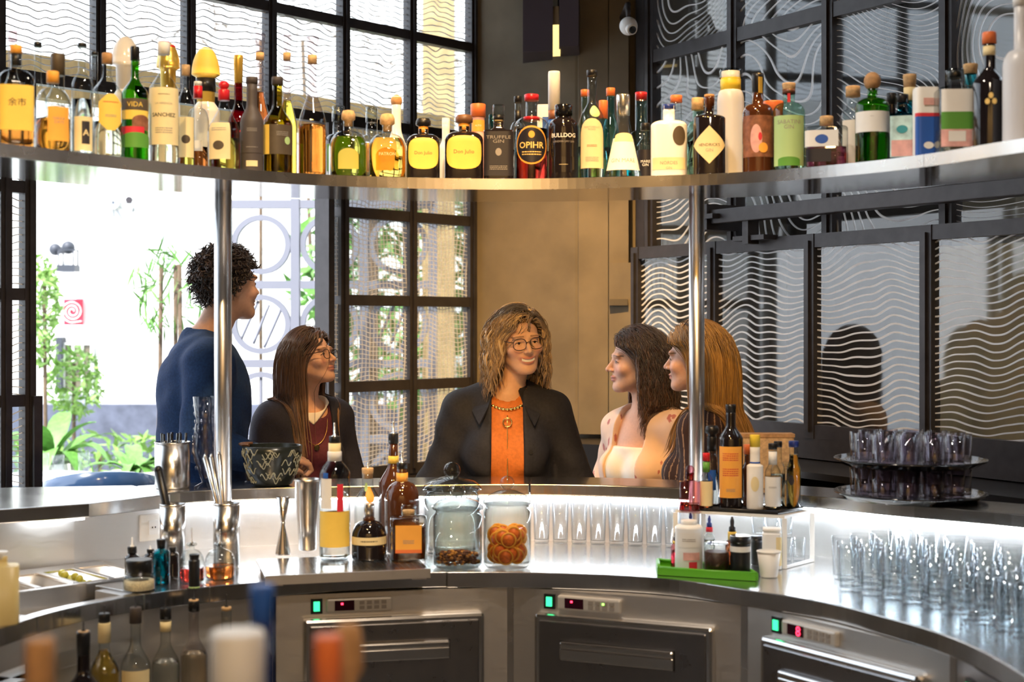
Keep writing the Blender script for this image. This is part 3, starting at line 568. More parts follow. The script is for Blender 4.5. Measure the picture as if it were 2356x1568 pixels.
def bush(name, label, c, r, n, ls, m, cat='shrub', stem=None, up=0, narrow=.3):
    t = thing(name, label, cat, (c[0], c[1], 0)); rng = np.random.default_rng(int(c[0]*100) & 255)
    d = rng.normal(size=(n, 3)); d /= np.linalg.norm(d, axis=1)[:, None]; p = np.array([0, 0, c[2]])+d*np.array(r)*rng.uniform(.35, 1, n)[:, None]**.5
    a = rng.normal(size=(n, 3))+np.array([0, 0, up]); a /= np.linalg.norm(a, axis=1)[:, None]; b_ = np.cross(a, rng.normal(size=(n, 3))); b_ /= np.linalg.norm(b_, axis=1)[:, None]
    l = ls*rng.uniform(.6, 1.2, n)[:, None]; v = np.stack([p-a*l, p+b_*l*narrow, p+a*l, p-b_*l*narrow], 1).reshape(-1, 3)
    o = fast_mesh('foliage', v, np.arange(4*n).reshape(-1, 4), m, t, False); kind(o, 'stuff')
    if stem:
        for sx, sy in stem: MB().tube([(sx, sy, 0), (sx*.6, sy*.6, c[2]*.6), (sx*.5, sy, c[2]+r[2]*.5)], .015, 6).build('stem', 'bark', t)
d_ = 9.6; bush('climbing_shrub', 'airy pale green climbing shrub beside the lantern', (PX(92, d_), d_, PZ(715, d_)), (.13, .2, .40), 600, .045, 'leaf_light', stem=((-.1, 0), (.06, 0)))
d_ = 9.9; bush('climbing_shrub', 'low leafy shrub in front of the small courtyard window', (PX(170, d_), d_, PZ(880, d_)), (.22, .15, .26), 350, .05, 'leaf_light', stem=((0, 0),))
d_ = 8.6; bush('bamboo_plant', 'bamboo with long narrow leaves behind the man', (PX(390, d_), d_, PZ(665, d_)), (.24, .2, .30), 150, .10, 'leaf', 'bamboo', ((-.1, 0), (.05, .05), (.12, 0)), -1.2, .09)
d_ = 9.4; bush('ground_shrub', 'dense pale shrub filling the planter along the courtyard wall', (PX(230, d_+.6), d_+.6, .55), (1.3, .25, .35), 1200, .06, 'leaf_light', stem=((0, 0),))
bush('tree', 'leafy tree standing outside the etched glass doors', (PX(960, 9.8), 9.8, 2.0), (.9, .5, 1.0), 1500, .09, 'leaf', 'tree', ((0, 0),))
bush('tree', 'bare tangled tree outside the upper etched windows', (PX(600, 10.2), 10.2, 3.4), (2.2, .4, .55), 1400, .16, 'bark', 'tree', ((0, 0), (.6, 0)), .2, .03)
pot_plant(PX(120, 9.13), 9.13, .45, .3, 'broad leaved green plant on the low planter wall', 16, .52, .075); pot_plant(PX(310, 8.9), 8.9, .42, .2, 'small glossy green plant in a white pot beside the planter', 13, .36, .05)
o = MB().box(PX(60, 9.1), PX(330, 9.1), 8.78, 9.35, 0, .45).build('planter_wall', 'render_white'); tag(o, 'low white planter ledge carrying two potted plants', 'ledge')
# tables and chairs
def tub_chair(x, y, rz, label):
    t = thing('tub_chair', label, 'chair', (x, y, 0), rz, 'blue shell chairs in the courtyard')
    v = []; n = 18; m_ = 6
    for i in range(n+1):
        a = -2.3+4.6*i/n
        for j in range(m_+1):
            q_ = j/m_; h = .42+q_*(.22+.24*max(0, math.cos(a*.62))); r = .24+.07*q_; v.append((math.sin(a)*r, math.cos(a)*r, h))
    f = [(i*(m_+1)+j, (i+1)*(m_+1)+j, (i+1)*(m_+1)+j+1, i*(m_+1)+j+1) for i in range(n) for j in range(m_)]
    mb = MB().add(v, f, True); o = mb.build('shell', 'blue_shell', t); sm = o.modifiers.new('thick', 'SOLIDIFY'); sm.thickness = .02
    MB().lathe([(.001, .40), (.23, .40), (.25, .43), (.22, .46), (.001, .465)], 22).build('seat', 'label_white', t)
    for a in range(4): MB().cyl((.14*math.cos(a*PI/2+.78), .14*math.sin(a*PI/2+.78), .40), (.22*math.cos(a*PI/2+.78), .22*math.sin(a*PI/2+.78), 0), .011, 8).build('leg', 'cage', t)
tub_chair(PX(230, 7.6), 7.6, .35+PI, 'dark blue shell chair at the courtyard table with its curved back to the bar'); tub_chair(PX(88, 6.9), 6.9, -.9+PI, 'dark blue shell chair half hidden by the dark window frame')
t = thing('cafe_table', 'white round cafe table set with glasses in the courtyard', 'table', (PX(170, 9.0)+.05, 8.30, 0)); MB().lathe([(.001, .73), (.32, .73), (.325, .74), (.32, .75), (.001, .75)], 32).build('table_top', 'white', t); MB().cyl((0, 0, .02), (0, 0, .73), .03, 12).build('column', 'cage', t); MB().lathe([(.22, 0), (.22, .015), (.03, .03)], 24).build('foot', 'cage', t)
for i, (a, b_) in enumerate(((-.15, -.1), (-.03, .05), (.1, -.08), (.2, .08))):
    o = MB().lathe([(.001, 0), (.03, 0), (.035, .13), (.033, .13), (.028, .006), (.001, .006)], 16).build('table_glass', 'lead'); o.location = (PX(170, 9.0)+.05+a, 8.30+b_, .75); tag(o, 'small clear tumbler standing on the courtyard table', 'glass', 'tumblers on the courtyard table')
# ================================================================== people (implicit surfaces meshed with surface nets)
def V3(*a): return np.array(a, np.float32)
def ell(P, c, r):
    q = (P-V3(*c)); r = V3(*r); k0 = np.linalg.norm(q/r, axis=-1); k1 = np.linalg.norm(q/(r*r), axis=-1)+1e-9; return k0*(k0-1)/k1
def cap(P, a, b, ra, rb=None):
    rb = ra if rb is None else rb; a = V3(*a); b = V3(*b); ab = b-a; t = np.clip(((P-a) @ ab)/float(ab @ ab), 0, 1)
    return np.linalg.norm(P-(a+t[..., None]*ab), axis=-1)-(ra+t*(rb-ra))
def smin(a, b, k): h = np.clip(.5+.5*(b-a)/k, 0, 1); return b*(1-h)+a*h-k*h*(1-h)
def smax(a, b, k): return -smin(-a, -b, k)
def nets(fn, lo, hi, h):
    """naive surface nets over a box: returns vertices and quads"""
    n = [int(math.ceil((hi[i]-lo[i])/h))+1 for i in range(3)]
    ax = [lo[i]+h*np.arange(n[i], dtype=np.float32) for i in range(3)]
    D = np.empty(n, np.float32)
    for i0 in range(0, n[0], 16):
        g = np.stack(np.meshgrid(ax[0][i0:i0+16], ax[1], ax[2], indexing='ij'), -1); D[i0:i0+16] = fn(g)
    S = D < 0; c = np.zeros([k-1 for k in n], np.int8)
    for dx in (0, 1):
        for dy in (0, 1):
            for dz in (0, 1): c += S[dx:n[0]-1+dx, dy:n[1]-1+dy, dz:n[2]-1+dz]
    act = (c > 0) & (c < 8); ids = np.full(act.shape, -1, np.int64); I = np.argwhere(act); ids[act] = np.arange(len(I))
    acc = np.zeros((len(I), 3), np.float32); cnt = np.zeros(len(I), np.float32)
    cor = [(a, b, d) for a in (0, 1) for b in (0, 1) for d in (0, 1)]
    val = {q: D[I[:, 0]+q[0], I[:, 1]+q[1], I[:, 2]+q[2]] for q in cor}
    for q in cor:
        for k in range(3):
            if q[k] == 0:
                q2 = tuple(1 if i == k else q[i] for i in range(3)); a, b = val[q], val[q2]; m = (a < 0) != (b < 0)
                t = np.where(m, a/(a-b+1e-12), 0); p = np.tile(np.array(q, np.float32), (len(I), 1)); p[:, k] += t; acc[m] += p[m]; cnt[m] += 1
    v = (I+acc/cnt[:, None])*h+np.array(lo, np.float32); F_ = []
    for k in range(3):
        a, b = (k+1) % 3, (k+2) % 3
        s0 = [slice(None)]*3; s1 = [slice(None)]*3; s0[k] = slice(0, -1); s1[k] = slice(1, None)
        A = S[tuple(s0)]; B = S[tuple(s1)]; E = np.argwhere(A != B); ok = (E[:, a] > 0) & (E[:, b] > 0) & (E[:, a] < n[a]-1) & (E[:, b] < n[b]-1); E = E[ok]
        if not len(E): continue
        q = []
        for da, db in ((1, 1), (0, 1), (0, 0), (1, 0)):
            e = E.copy(); e[:, a] -= da; e[:, b] -= db; q.append(ids[e[:, 0], e[:, 1], e[:, 2]])
        q = np.stack(q, 1); fl = A[E[:, 0], E[:, 1], E[:, 2]]; q[~fl] = q[~fl][:, ::-1]; F_.append(q)
    return v, np.concatenate(F_)
mat('skin', (.6, .36, .24), .5, attr='col', noise=.06, scale=90, sss=.12); mat('hair', (.1, .05, .03), .38, attr='col', sheen=.2); mat('eye_white', (.75, .73, .70), .2); mat('pupil', (.02, .012, .01), .15); mat('teeth', (.80, .76, .68), .3)
mat('spectacle', (.05, .03, .025), .25); mat('gold', (.85, .58, .20), .25, 1)
def rotm(yaw, pitch, roll=0): return np.array((Matrix.Rotation(yaw, 3, 'Z') @ Matrix.Rotation(pitch, 3, 'X') @ Matrix.Rotation(roll, 3, 'Y')), np.float32)
def head_sdf(Q, smile=0, fem=1):
    """Q: head coordinates, face towards -y, origin between the eyes inside the skull"""
    S = Q.copy(); S[..., 0] = np.abs(S[..., 0])
    d = ell(Q, (0, .012, .032), (.073, .094, .084)); d = smin(d, ell(Q, (0, -.032, -.035), (.058, .060, .076)), .03)
    d = smin(d, ell(Q, (0, -.075, -.097), (.020 if fem else .024, .018, .016)), .03); d = smin(d, cap(S, (.046, .005, -.055), (.022, -.06, -.092), .014, .012), .03)
    d = smin(d, ell(S, (.026, -.079, .024), (.026, .013, .010)), .016)
    d = smax(d, -ell(S, (.031, -.097, .002), (.018, .013, .012)), .014)
    d = smin(d, ell(S, (.031, -.0735, .002), (.0125, .0115, .0095)), .006)
    d = smin(d, ell(S, (.041, -.062, -.028+.004*smile), (.021+.004*smile, .020+.004*smile, .018)), .022)
    d = smin(d, cap(Q, (0, -.086, .010), (0, -.111, -.026), .0065, .0095), .012); d = smin(d, ell(S, (.0115, -.098, -.030), (.0075, .009, .0065)), .007)
    lz = Q.copy(); lz[..., 2] = Q[..., 2]-smile*9.0*Q[..., 0]**2; lz[..., 1] = Q[..., 1]-8*Q[..., 0]**2
    d = smin(d, ell(lz, (0, -.091, -.055), (.023+.006*smile, .010, .0052)), .006); d = smin(d, ell(lz, (0, -.089, -.0665-.004*smile), (.020+.004*smile, .010, .0062)), .007)
    d = smax(d, -ell(lz, (0, -.105, -.0607-.002*smile), (.021+.007*smile, .010+.009*smile, .0012+.0045*smile)), .002)
    e = ell(S, (.077, .014, -.008), (.009, .019, .031)); e = smax(e, -ell(S, (.086, .008, -.006), (.007, .011, .019)), .004)
    return smin(d, e, .006)
def loc_noise(P, f, a, seed=0):
    x, y, z = P[..., 0]*f+seed, P[..., 1]*f+seed*1.7, P[..., 2]*f; return a*(np.sin(x*1.3+1.1*np.sin(z*.9+y))*np.cos(z*1.1+.8*np.sin(y*1.2+x*.5))+.5*np.sin(2.3*z+1.7*x-y))
def strands(rng, root, vel, length, nst, col_fns, wave, wfreq, grav=.35, toH=None, HRm=None, yk=-.02, hc=None, xlim=.085, s=1, front=None, hb=None):
    p = root.copy(); v = vel.copy(); path = [p.copy()]; st = length/nst; ph = rng.uniform(0, 6.28, (len(p), 2))
    for i in range(nst):
        g = np.array([0, 0, -1.]); v = v*(1-grav)+g*grav; v /= np.linalg.norm(v, axis=1)[:, None]+1e-9
        wv = np.stack([np.sin(ph[:, 0]+i*wfreq), np.cos(ph[:, 1]+i*wfreq), np.zeros(len(p))], 1)*wave; p = p+(v+wv)*st
        for fn, o in col_fns:
            for _ in range(2):
                d = fn(p); m = d < o
                if m.any():
                    q = p[m]; e = 2e-3; gr = np.stack([fn(q+np.array(s, np.float32)*e)-fn(q-np.array(s, np.float32)*e) for s in ((1, 0, 0), (0, 1, 0), (0, 0, 1))], 1); gr /= np.linalg.norm(gr, axis=1)[:, None]+1e-9
                    p[m] = q+gr*(o-d[m])[:, None]; v[m] -= gr*np.minimum(0, (v[m]*gr).sum(1))[:, None]
        q = toH(p); m = (q[:, 2] < .055) & (q[:, 1] < yk) & (q[:, 2] > -.16)
        if m.any(): p[m] += (np.clip(yk-q[m, 1], 0, .05)*.45*s)[:, None]*HRm[:, 1]
        low = p[:, 2] < hb; ex = np.abs(p[:, 0]-hc[0])-xlim; m = low & (ex > 0); p[m, 0] -= (np.sign(p[:, 0]-hc[0])*ex*.35)[m]
        p[low, 1] += (front*st*.35)[low]
        path.append(p.copy())
    return np.stack(path, 1)
def tubes(path, r, n=4, flat=1.0):
    """path (S,T,3) -> tapered tubes"""
    S_, T_, _ = path.shape; t = np.gradient(path, axis=1); t /= np.linalg.norm(t, axis=2)[..., None]+1e-9
    up = np.cross(t, np.array([.31, .2, .93])); up /= np.linalg.norm(up, axis=2)[..., None]+1e-9; bt = np.cross(t, up)
    tp = np.linspace(0, 1, T_); rad = (np.minimum(1, tp*6+.5)*np.clip(1.12-tp**3, .12, 1))[None, :, None]*np.asarray(r).reshape(-1, 1, 1)
    v = np.stack([path+rad*(up*math.cos(2*PI*k/n)+bt*flat*math.sin(2*PI*k/n)) for k in range(n)], 2)
    b = (np.arange(S_)[:, None, None]*T_+np.arange(T_-1)[None, :, None])*n; k = np.arange(n)[None, None, :]
    f = np.stack([b+k, b+(k+1) % n, b+n+(k+1) % n, b+n+k], -1).reshape(-1, 4); return v.reshape(-1, 3), f
def hair_part(parent, rng, paths, rads, c0, c1, tipc=None, name='hair'):
    vs, fs, cs, o = [], [], [], 0
    for P_, r, n in zip(paths, rads, (5, 3)):
        v, f = tubes(P_, r*rng.uniform(.7, 1.2, len(P_)), n, .7); m = rng.uniform(0, 1, len(P_))**1.3
        c = np.array(c0)*(1-m[:, None])+np.array(c1)*m[:, None]; T_ = P_.shape[1]; c = np.repeat(c[:, None], T_, 1)
        if tipc is not None: w_ = (np.linspace(0, 1, T_)**2)[None, :, None]*.7; c = c*(1-w_)+np.array(tipc)*w_
        c = np.repeat(c[:, :, None], n, 2).reshape(-1, 3); vs.append(v); fs.append(f+o); cs.append(c); o += len(v)
    return fast_mesh(name, np.concatenate(vs), np.concatenate(fs), 'hair', parent, True, np.concatenate(cs))
def scalp(rng, n, fringe=0):
    out = []
    while len(out) < n:
        u = rng.normal(size=3); u /= np.linalg.norm(u); p = np.array([0, .012, .032])+u*np.array([.075, .096, .087])
        hz = np.interp(p[1], [-.1, -.07, -.03, .0, .03, .1], [.092-fringe, .076, .035, .012, -.02, -.055])
        if p[2] > hz: out.append(p)
    return np.array(out, np.float32)

def person(label, x, y, zhead, yaw, hyaw, hpitch, hroll, scale, fem, skin, build, smile=0, lips=(.45, .16, .13)):
    """root Empty on the floor; local -y is where the body faces. build = dict of pose and clothes."""
    root = thing('person', label, 'person', (x, y, 0), yaw); rng = np.random.default_rng(abs(int(x*1000))+3)
    HR = rotm(hyaw-yaw, hpitch, hroll); s = scale
    zs = zhead-.205*s; hc = V3(*build.get('head_off', (0, -.025, 0)))*s+V3(0, 0, zhead)
    toH = lambda P: ((P-hc)/s) @ HR
    fromH = lambda Q: (Q*s) @ HR.T+hc
    hs = lambda P: head_sdf(toH(P), smile, fem)*s
    sw = build.get('sw', .150 if fem else .178)*s; bd = build.get('bd', 1.0)
    L = lambda *p: (p[0]*s, p[1]*s, zs+p[2]*s)
    arms = build['arms']
    def torso(P):
        d = ell(P, L(0, .0, -.17), (.150*s*bd, .108*s*bd, .20*s)); d = smin(d, ell(P, L(0, .005, -.37), (.132*s*bd, .098*s*bd, .20*s)), .06); d = smin(d, ell(P, L(0, .01, -.55), (.165*s*bd, .118*s*bd, .15*s)), .06)
        d = smin(d, cap(P, (-sw*.9, .012*s, zs-.055*s), (sw*.9, .012*s, zs-.055*s), .052*s), .05)
        for q in (-1, 1): d = smin(d, cap(P, L(0, .02, .015), (q*sw*.8, .014*s, zs-.04*s), .035*s, .042*s), .04)
        if fem: 
            for q in (-1, 1): d = smin(d, ell(P, L(q*.068, -.088, -.205), (.060*s, .048*s, .058*s)), .03)
        return d
    def armd(P):
        d = None
        for q, (el, wr) in zip((-1, 1), arms):
            sh_ = (q*sw*1.02, .012*s, zs-.06*s); e = smin(cap(P, sh_, L(*el), .050*s*bd, .041*s*bd), cap(P, L(*el), L(*wr), .041*s*bd, .029*s), .03); d = e if d is None else smin(d, e, .02)
        return d
    neckb = fromH(np.array([[0, .022, -.075]], np.float32))[0]
    neck = lambda P: cap(P, tuple(neckb), L(0, .012, -.03), (.046 if fem else .054)*s, (.050 if fem else .062)*s)
    def body(P):
        d = smin(hs(P), neck(P), .022*s); return smin(d, smax(torso(P)+.004, (zs-.30*s)-P[..., 2], .01), .035*s)
    lo = (-.24*s, -.20*s, zs-.33*s); hi = (.24*s, .20*s, zhead+.15*s)
    v, f = nets(body, lo, hi, .0032)
    Q = toH(v); c = np.tile(np.array(skin, np.float32), (len(v), 1)); ax = np.abs(Q[:, 0])
    lzz = Q[:, 2]-smile*9*Q[:, 0]**2; lp_ = np.clip(1.4-np.sqrt((Q[:, 0]/(.026+.006*smile))**2+((lzz+.061+.002*smile)/(.0125+.003*smile))**2)*1.15, 0, 1)*(Q[:, 1] < -.07); lp_ = np.clip(lp_*2.2, 0, 1)[:, None]
    c = c*(1-lp_*.85)+np.array(lips)*lp_*.85
    bl = np.exp(-((ax-.042)/.018)**2-((Q[:, 2]+.03)/.018)**2)*(Q[:, 1] < -.03); c = c*(1-.22*bl[:, None]*np.array([0, .8, .7]))
    sc_ = build.get('scalp', (.04, .02, .012)); hz = np.interp(Q[:, 1], [-.1, -.07, -.03, .0, .03, .1], [.090, .075, .035, .014, -.02, -.055]); m = (Q[:, 2] > hz) & (np.linalg.norm(Q-np.array([0, .012, .032]), axis=1) > .05) & (Q[:, 2] > -.07) & (ax < .08); c[m] = sc_
    br = np.exp(-((Q[:, 2]-(.0265-.25*np.maximum(0, ax-.04)))/.0028)**4)*((ax > .012) & (ax < .052) & (Q[:, 1] < -.05)); bc = np.array(build.get('brow', sc_)); c = c*(1-.8*br[:, None])+bc*.8*br[:, None]
    fast_mesh('body', v, f, 'skin', root, True, c)
    # eyes, teeth
    for q in (-1, 1):
        mb = MB().sphere((0, 0, 0), .0108, 14, 10); o = mb.build('eye', 'eye_white', root); cc = fromH(np.array([[q*.031, -.0745, .0015]], np.float32))[0]
        o.matrix_local = Matrix.Translation(cc) @ Matrix(HR.tolist()).to_4x4() @ Matrix.Scale(s, 4)
        it = MB().lathe([(.0001, -.0114), (.0030, -.0112), (.0060, -.0094)], 14, closed=False, mtx=Matrix.Rotation(-PI/2, 4, 'X')).build('iris', 'pupil', o)
        mb = MB(); pts = [(q*.031+(k-4)*.0036, -.0868+.00005*(k-4)**2*12, .0062-.0006*(k-4)**2*.8) for k in range(9)]; mb.tube(pts, .0011, 5); o = mb.build('eyelashes', 'pupil', root); o.matrix_local = Matrix.Translation(hc) @ Matrix(HR.tolist()).to_4x4() @ Matrix.Scale(s, 4)
    if smile > .5:
        mb = MB(); n = 12; v_ = []
        for k in range(n+1):
            xx = (k/n-.5)*.050; zc = -.0615+smile*9*xx*xx; yb = -.0945+9*xx*xx
            v_ += [(xx, yb, zc+.006), (xx, yb, zc-.0055)]
        mb.add(v_, [(2*k, 2*k+1, 2*k+3, 2*k+2) for k in range(n)], True); o = mb.build('teeth', 'teeth', root); o.matrix_local = Matrix.Translation(hc) @ Matrix(HR.tolist()).to_4x4() @ Matrix.Scale(s, 4)
    HM = Matrix.Translation(hc) @ Matrix(HR.tolist()).to_4x4() @ Matrix.Scale(s, 4)
    # clothes
    def wear(name, m, off, fold, keep, arms_on=True, h=.0065, col=None, zlo=-.62, seed=0, wide=.40):
        def fn(P):
            d = torso(P)
            if arms_on: d = smin(d, armd(P), .035*s)
            return smax(d-off+loc_noise(P, 22, fold, seed)+loc_noise(P, 9, fold*1.4, seed+3), keep(P), .004)
        v, f = nets(fn, (-wide*s, -.46*s, zs+zlo*s), (wide*s, .30*s, zs+.10*s), h)
        c_ = None if col is None else col(v, L)
        return fast_mesh(name, v, f, m, root, True, c_)
    hands(root, rng, build, L, s, skin)
    legs(root, build.get('trousers', 'jeans'), s, zs)
    return dict(root=root, toH=toH, fromH=fromH, HM=HM, hs=hs, torso=torso, armd=armd, wear=wear, L=L, s=s, zs=zs, rng=rng, neck=neck, sw=sw, hc=hc)
mat('jeans', (.03, .04, .07), .8, noise=.2, scale=40); mat('shoe', (.03, .025, .025), .4)
def legs(root, m, s, zs):
    zh = zs-.52*s
    for q in (-1, 1):
        MB().tube([(q*.075*s, 0.01, zh), (q*.085*s, .005, zh*.75), (q*.085*s, 0, zh*.5), (q*.085*s, .012, zh*.3), (q*.085*s, .015, .07)], [.09*s, .078*s, .058*s, .056*s, .048*s], 14).build('trouser_leg', m, root)
        MB().lathe([(.6, 0), (1, .01), (1, .04), (.75, .075), (.3, .09), (.001, .092)], 18, 2.4, .045, .125, (q*.085*s, -.045, 0)).build('shoe', 'shoe', root)
def hands(root, rng, build, L, s, skin):
    for q, key in ((-1, 'hand_l'), (1, 'hand_r')):
        if key not in build: continue
        wr, di, nrm = build[key]; wr = np.array(L(*wr), np.float32); a = np.array(di, np.float32); a /= np.linalg.norm(a); n_ = np.array(nrm, np.float32); n_ -= a*(n_ @ a); n_ /= np.linalg.norm(n_); b = np.cross(a, n_)
        T = lambda u, w_, t: wr+(a*u+b*w_+n_*t)*s
        segs = [(T(-.10, 0, 0), T(.0, 0, 0), .028, .025)]
        fin = []
        for k, (w_, l) in enumerate(((.030, .90), (.010, 1.0), (-.010, .95), (-.028, .75))):
            p0 = T(.085, w_, .0); p1 = T(.085+.036*l, w_*1.05, -.010); p2 = T(.085+.050*l, w_*1.05, -.034*l); p3 = T(.085+.036*l, w_, -.052*l); fin.append((p0, p1, p2, p3))
        th = (T(.03, .034, -.005), T(.062, .050, -.022), T(.088, .040, -.035))
        def fn(P):
            d = cap(P, tuple(segs[0][0]), tuple(segs[0][1]), .027*s, .024*s)
            pal = np.stack([((P-wr) @ a)/s, ((P-wr) @ b)/s, ((P-wr) @ n_)/s], -1); d = smin(d, ell(pal, (.05, 0, 0), (.052, .042, .017))*s, .015*s)
            for p0, p1, p2, p3 in fin: d = smin(d, np.minimum(np.minimum(cap(P, p0, p1, .0095*s, .009*s), cap(P, p1, p2, .0088*s, .008*s)), cap(P, p2, p3, .008*s, .007*s)), .004*s)
            return smin(d, np.minimum(cap(P, th[0], th[1], .0125*s, .0105*s), cap(P, th[1], th[2], .0105*s, .008*s)), .008*s)
        allp = np.array([T(-.11, 0, 0)]+[p for g_ in fin for p in g_]+list(th)); v, f = nets(fn, tuple(allp.min(0)-.035), tuple(allp.max(0)+.035), .0030)
        fast_mesh('hand', v, f, 'skin', root, True, np.tile(np.array(skin), (len(v), 1)))
def combed(Pn, n1, n2, length, part=0, spread=.8, back=.35, wave=.12, wf=.8, grav=.33, lift=.010, shoulder=.012, c0=(.03, .015, .01), c1=(.10, .05, .03), tip=None, r1=.0065, r2=.0012, nst=26, fringe=0, face=(.064, .060, .112), up=.25, name='hair', yk=-.02, xlim=.10, fr=.02):
    rng = Pn['rng']; s = Pn['s']; paths = []
    def face_(P): return ell(Pn['toH'](P), (0, -.05, -.045), face)*s
    def skull(P): return ell(Pn['toH'](P), (0, .012, .034), (.076, .097, .087))*s
    def bodyc(P): return smin(Pn['torso'](P), Pn['armd'](P), .03)
    for n, off in ((n1, .004), (n2, .013)):
        q = scalp(rng, n, fringe); sd = np.where(q[:, 0] > part, 1., -1.)
        v = np.stack([sd*spread*(.5+.5*np.clip(np.abs(q[:, 0]-part)/.05, 0, 1)), np.full(n, back)+np.where(q[:, 1] < -.03, .25, 0), np.full(n, up)*np.clip((q[:, 2]-.06)/.05, -1, 1)], 1)+rng.normal(0, .08, (n, 3))
        v /= np.linalg.norm(v, axis=1)[:, None]; root = Pn['fromH'](q*1.02); vel = (v.astype(np.float32)) @ rotm_of(Pn).T
        ln = length*rng.uniform(.86, 1.06)
        paths.append(strands(rng, root, vel, length*1.0, nst, ((skull, off+lift), (face_, off), (Pn['neck'], .012+off), (bodyc, shoulder+off)), wave, wf, grav, Pn['toH'], rotm_of(Pn), yk, Pn['hc'], xlim, s, np.where(q[:, 1] < fr, -1., 1.)*rng.uniform(.2, 1, n), Pn['zs']+.03))
    return hair_part(Pn['root'], rng, paths, (r1, r2), c0, c1, tip, name)
def rotm_of(Pn): return np.array(Pn['HM'].to_3x3().normalized(), np.float32)
def specs(Pn, r=.0225, m='spectacle', tube_r=.0016):
    g = bpy.data.objects.new('spectacles', None); COL.objects.link(g); g.parent = Pn['root']; g.matrix_local = Pn['HM']
    for q in (-1, 1):
        pts = [(q*.0325+sec(a, 2.6)[0]*r*1.08, -.1005+.25*abs(sec(a)[0]*r*(.3 if True else 0)), -.001+sec(a, 2.6)[1]*r*.88) for a in np.linspace(0, 2*PI, 25)]
        MB().tube(pts, tube_r, 6).build('rim', m, g); MB().lathe([(.001, 0), (.97, 0)], 22, 2.6, r*1.08, r*.88, (0, 0, 0), False, Matrix.Translation((q*.0325, -.1, -.001)) @ Matrix.Rotation(PI/2, 4, 'X'), False).build('lens', 'lens', g)
        MB().tube([(q*(.0325+r*1.08), -.099, .008), (q*.068, -.088, .010), (q*.077, -.03, .012), (q*.078, .012, .012), (q*.078, .03, -.008)], tube_r, 6).build('temple', m, g)
    MB().tube([(-.0095, -.1005, .004), (0, -.106, .007), (.0095, -.1005, .004)], tube_r, 6).build('bridge', m, g)
    return g
def pxz(px, py, d): return PX(px, d), PZ(py, d)
SK1 = (.62, .36, .24); SK2 = (.66, .38, .26)
big = lambda P: np.full(P.shape[:-1], -1., np.float32)
mat('knit_navy', (.010, .040, .13), .9, noise=.25, scale=120, bump=.3); mat('cardigan', (.012, .013, .030), .85, noise=.2, scale=120, bump=.3); mat('burgundy', (.075, .010, .028), .8, noise=.2, scale=100); mat('shirt_white', (.75, .70, .66), .7)
mat('orange_top', (.62, .17, .025), .75, noise=.15, scale=90, bump=.2); mat('denim_black', (.014, .013, .017), .75, noise=.3, scale=100, bump=.3); mat('blouse', (.72, .48, .38), .7, attr='col', noise=.05); mat('white_top', (.82, .78, .72), .7, noise=.05); mat('stripe_shirt', (.08, .05, .05), .8, attr='col')
REST = ((-.235, .02, -.33), (-.235, -.06, -.56))
def rest(dx=0, f=0): return [((-.225-dx, .02, -.33), (-.235-dx, -.05-f, -.57)), ((.225+dx, .02, -.33), (.235+dx, -.05-f, -.57))]
# ---------------------------------------------------------------- man in the blue sweater
x, zh = pxz(538, 655, 5.08)
A = person('man with dark curly hair in a navy blue sweater, seen half from behind', PX(468, 5.08), 5.08, zh, math.radians(112), math.radians(134), math.radians(-2), 0, 1.083, False, SK1,
    dict(arms=[((-.25, .05, -.295), (-.165, -.16, -.365)), ((.22, .03, -.33), (.21, -.08, -.56))], hand_l=((-.152, -.20, -.362), (.28, -1, -.04), (-.3, .0, 1)), head_off=(.02, -.085, 0), scalp=(.012, .008, .010), bd=1.25, sw=.19))
def crew(Pn, r, drop, fz=0):
    c0 = Pn['L'](0, -.012, drop)
    return lambda P: -(np.sqrt(((P[..., 0]-c0[0])/r)**2+((P[..., 1]-c0[1])/(r*1.05))**2+(np.minimum(0, P[..., 2]-c0[2]-fz*P[..., 1])/(.05))**2)-1)*r*.7
A['wear']('sweater', 'knit_navy', .018, .0035, crew(A, .062, .0), wide=.46)
rng = A['rng']; q = scalp(rng, 1000); q = q[(q[:, 2] > -.05)]
nrm = (q-np.array([0, .012, .032]))/np.array([.075, .096, .087])**2; nrm /= np.linalg.norm(nrm, axis=1)[:, None]; t1 = np.cross(nrm, rng.normal(size=nrm.shape)); t1 /= np.linalg.norm(t1, axis=1)[:, None]; t2 = np.cross(nrm, t1)
T_ = 14; pth = []; ln = rng.uniform(.022, .046, len(q)); tw = rng.uniform(5, 10, len(q)); rr = rng.uniform(.005, .010, len(q))
for i in range(T_):
    a = i/(T_-1); pth.append(q+nrm*(ln*a)[:, None]+(t1*np.cos(tw*a)[:, None]+t2*np.sin(tw*a)[:, None])*rr[:, None]*min(1, a*3)+np.array([0, 0, -.012])*a*a)
pth = np.stack(pth, 1); pw = A['fromH'](pth.reshape(-1, 3).astype(np.float32)).reshape(pth.shape)
hair_part(A['root'], rng, [pw[:600], pw[600:]], (.0048, .0022), (.010, .006, .008), (.035, .018, .018), None, 'curly_hair')
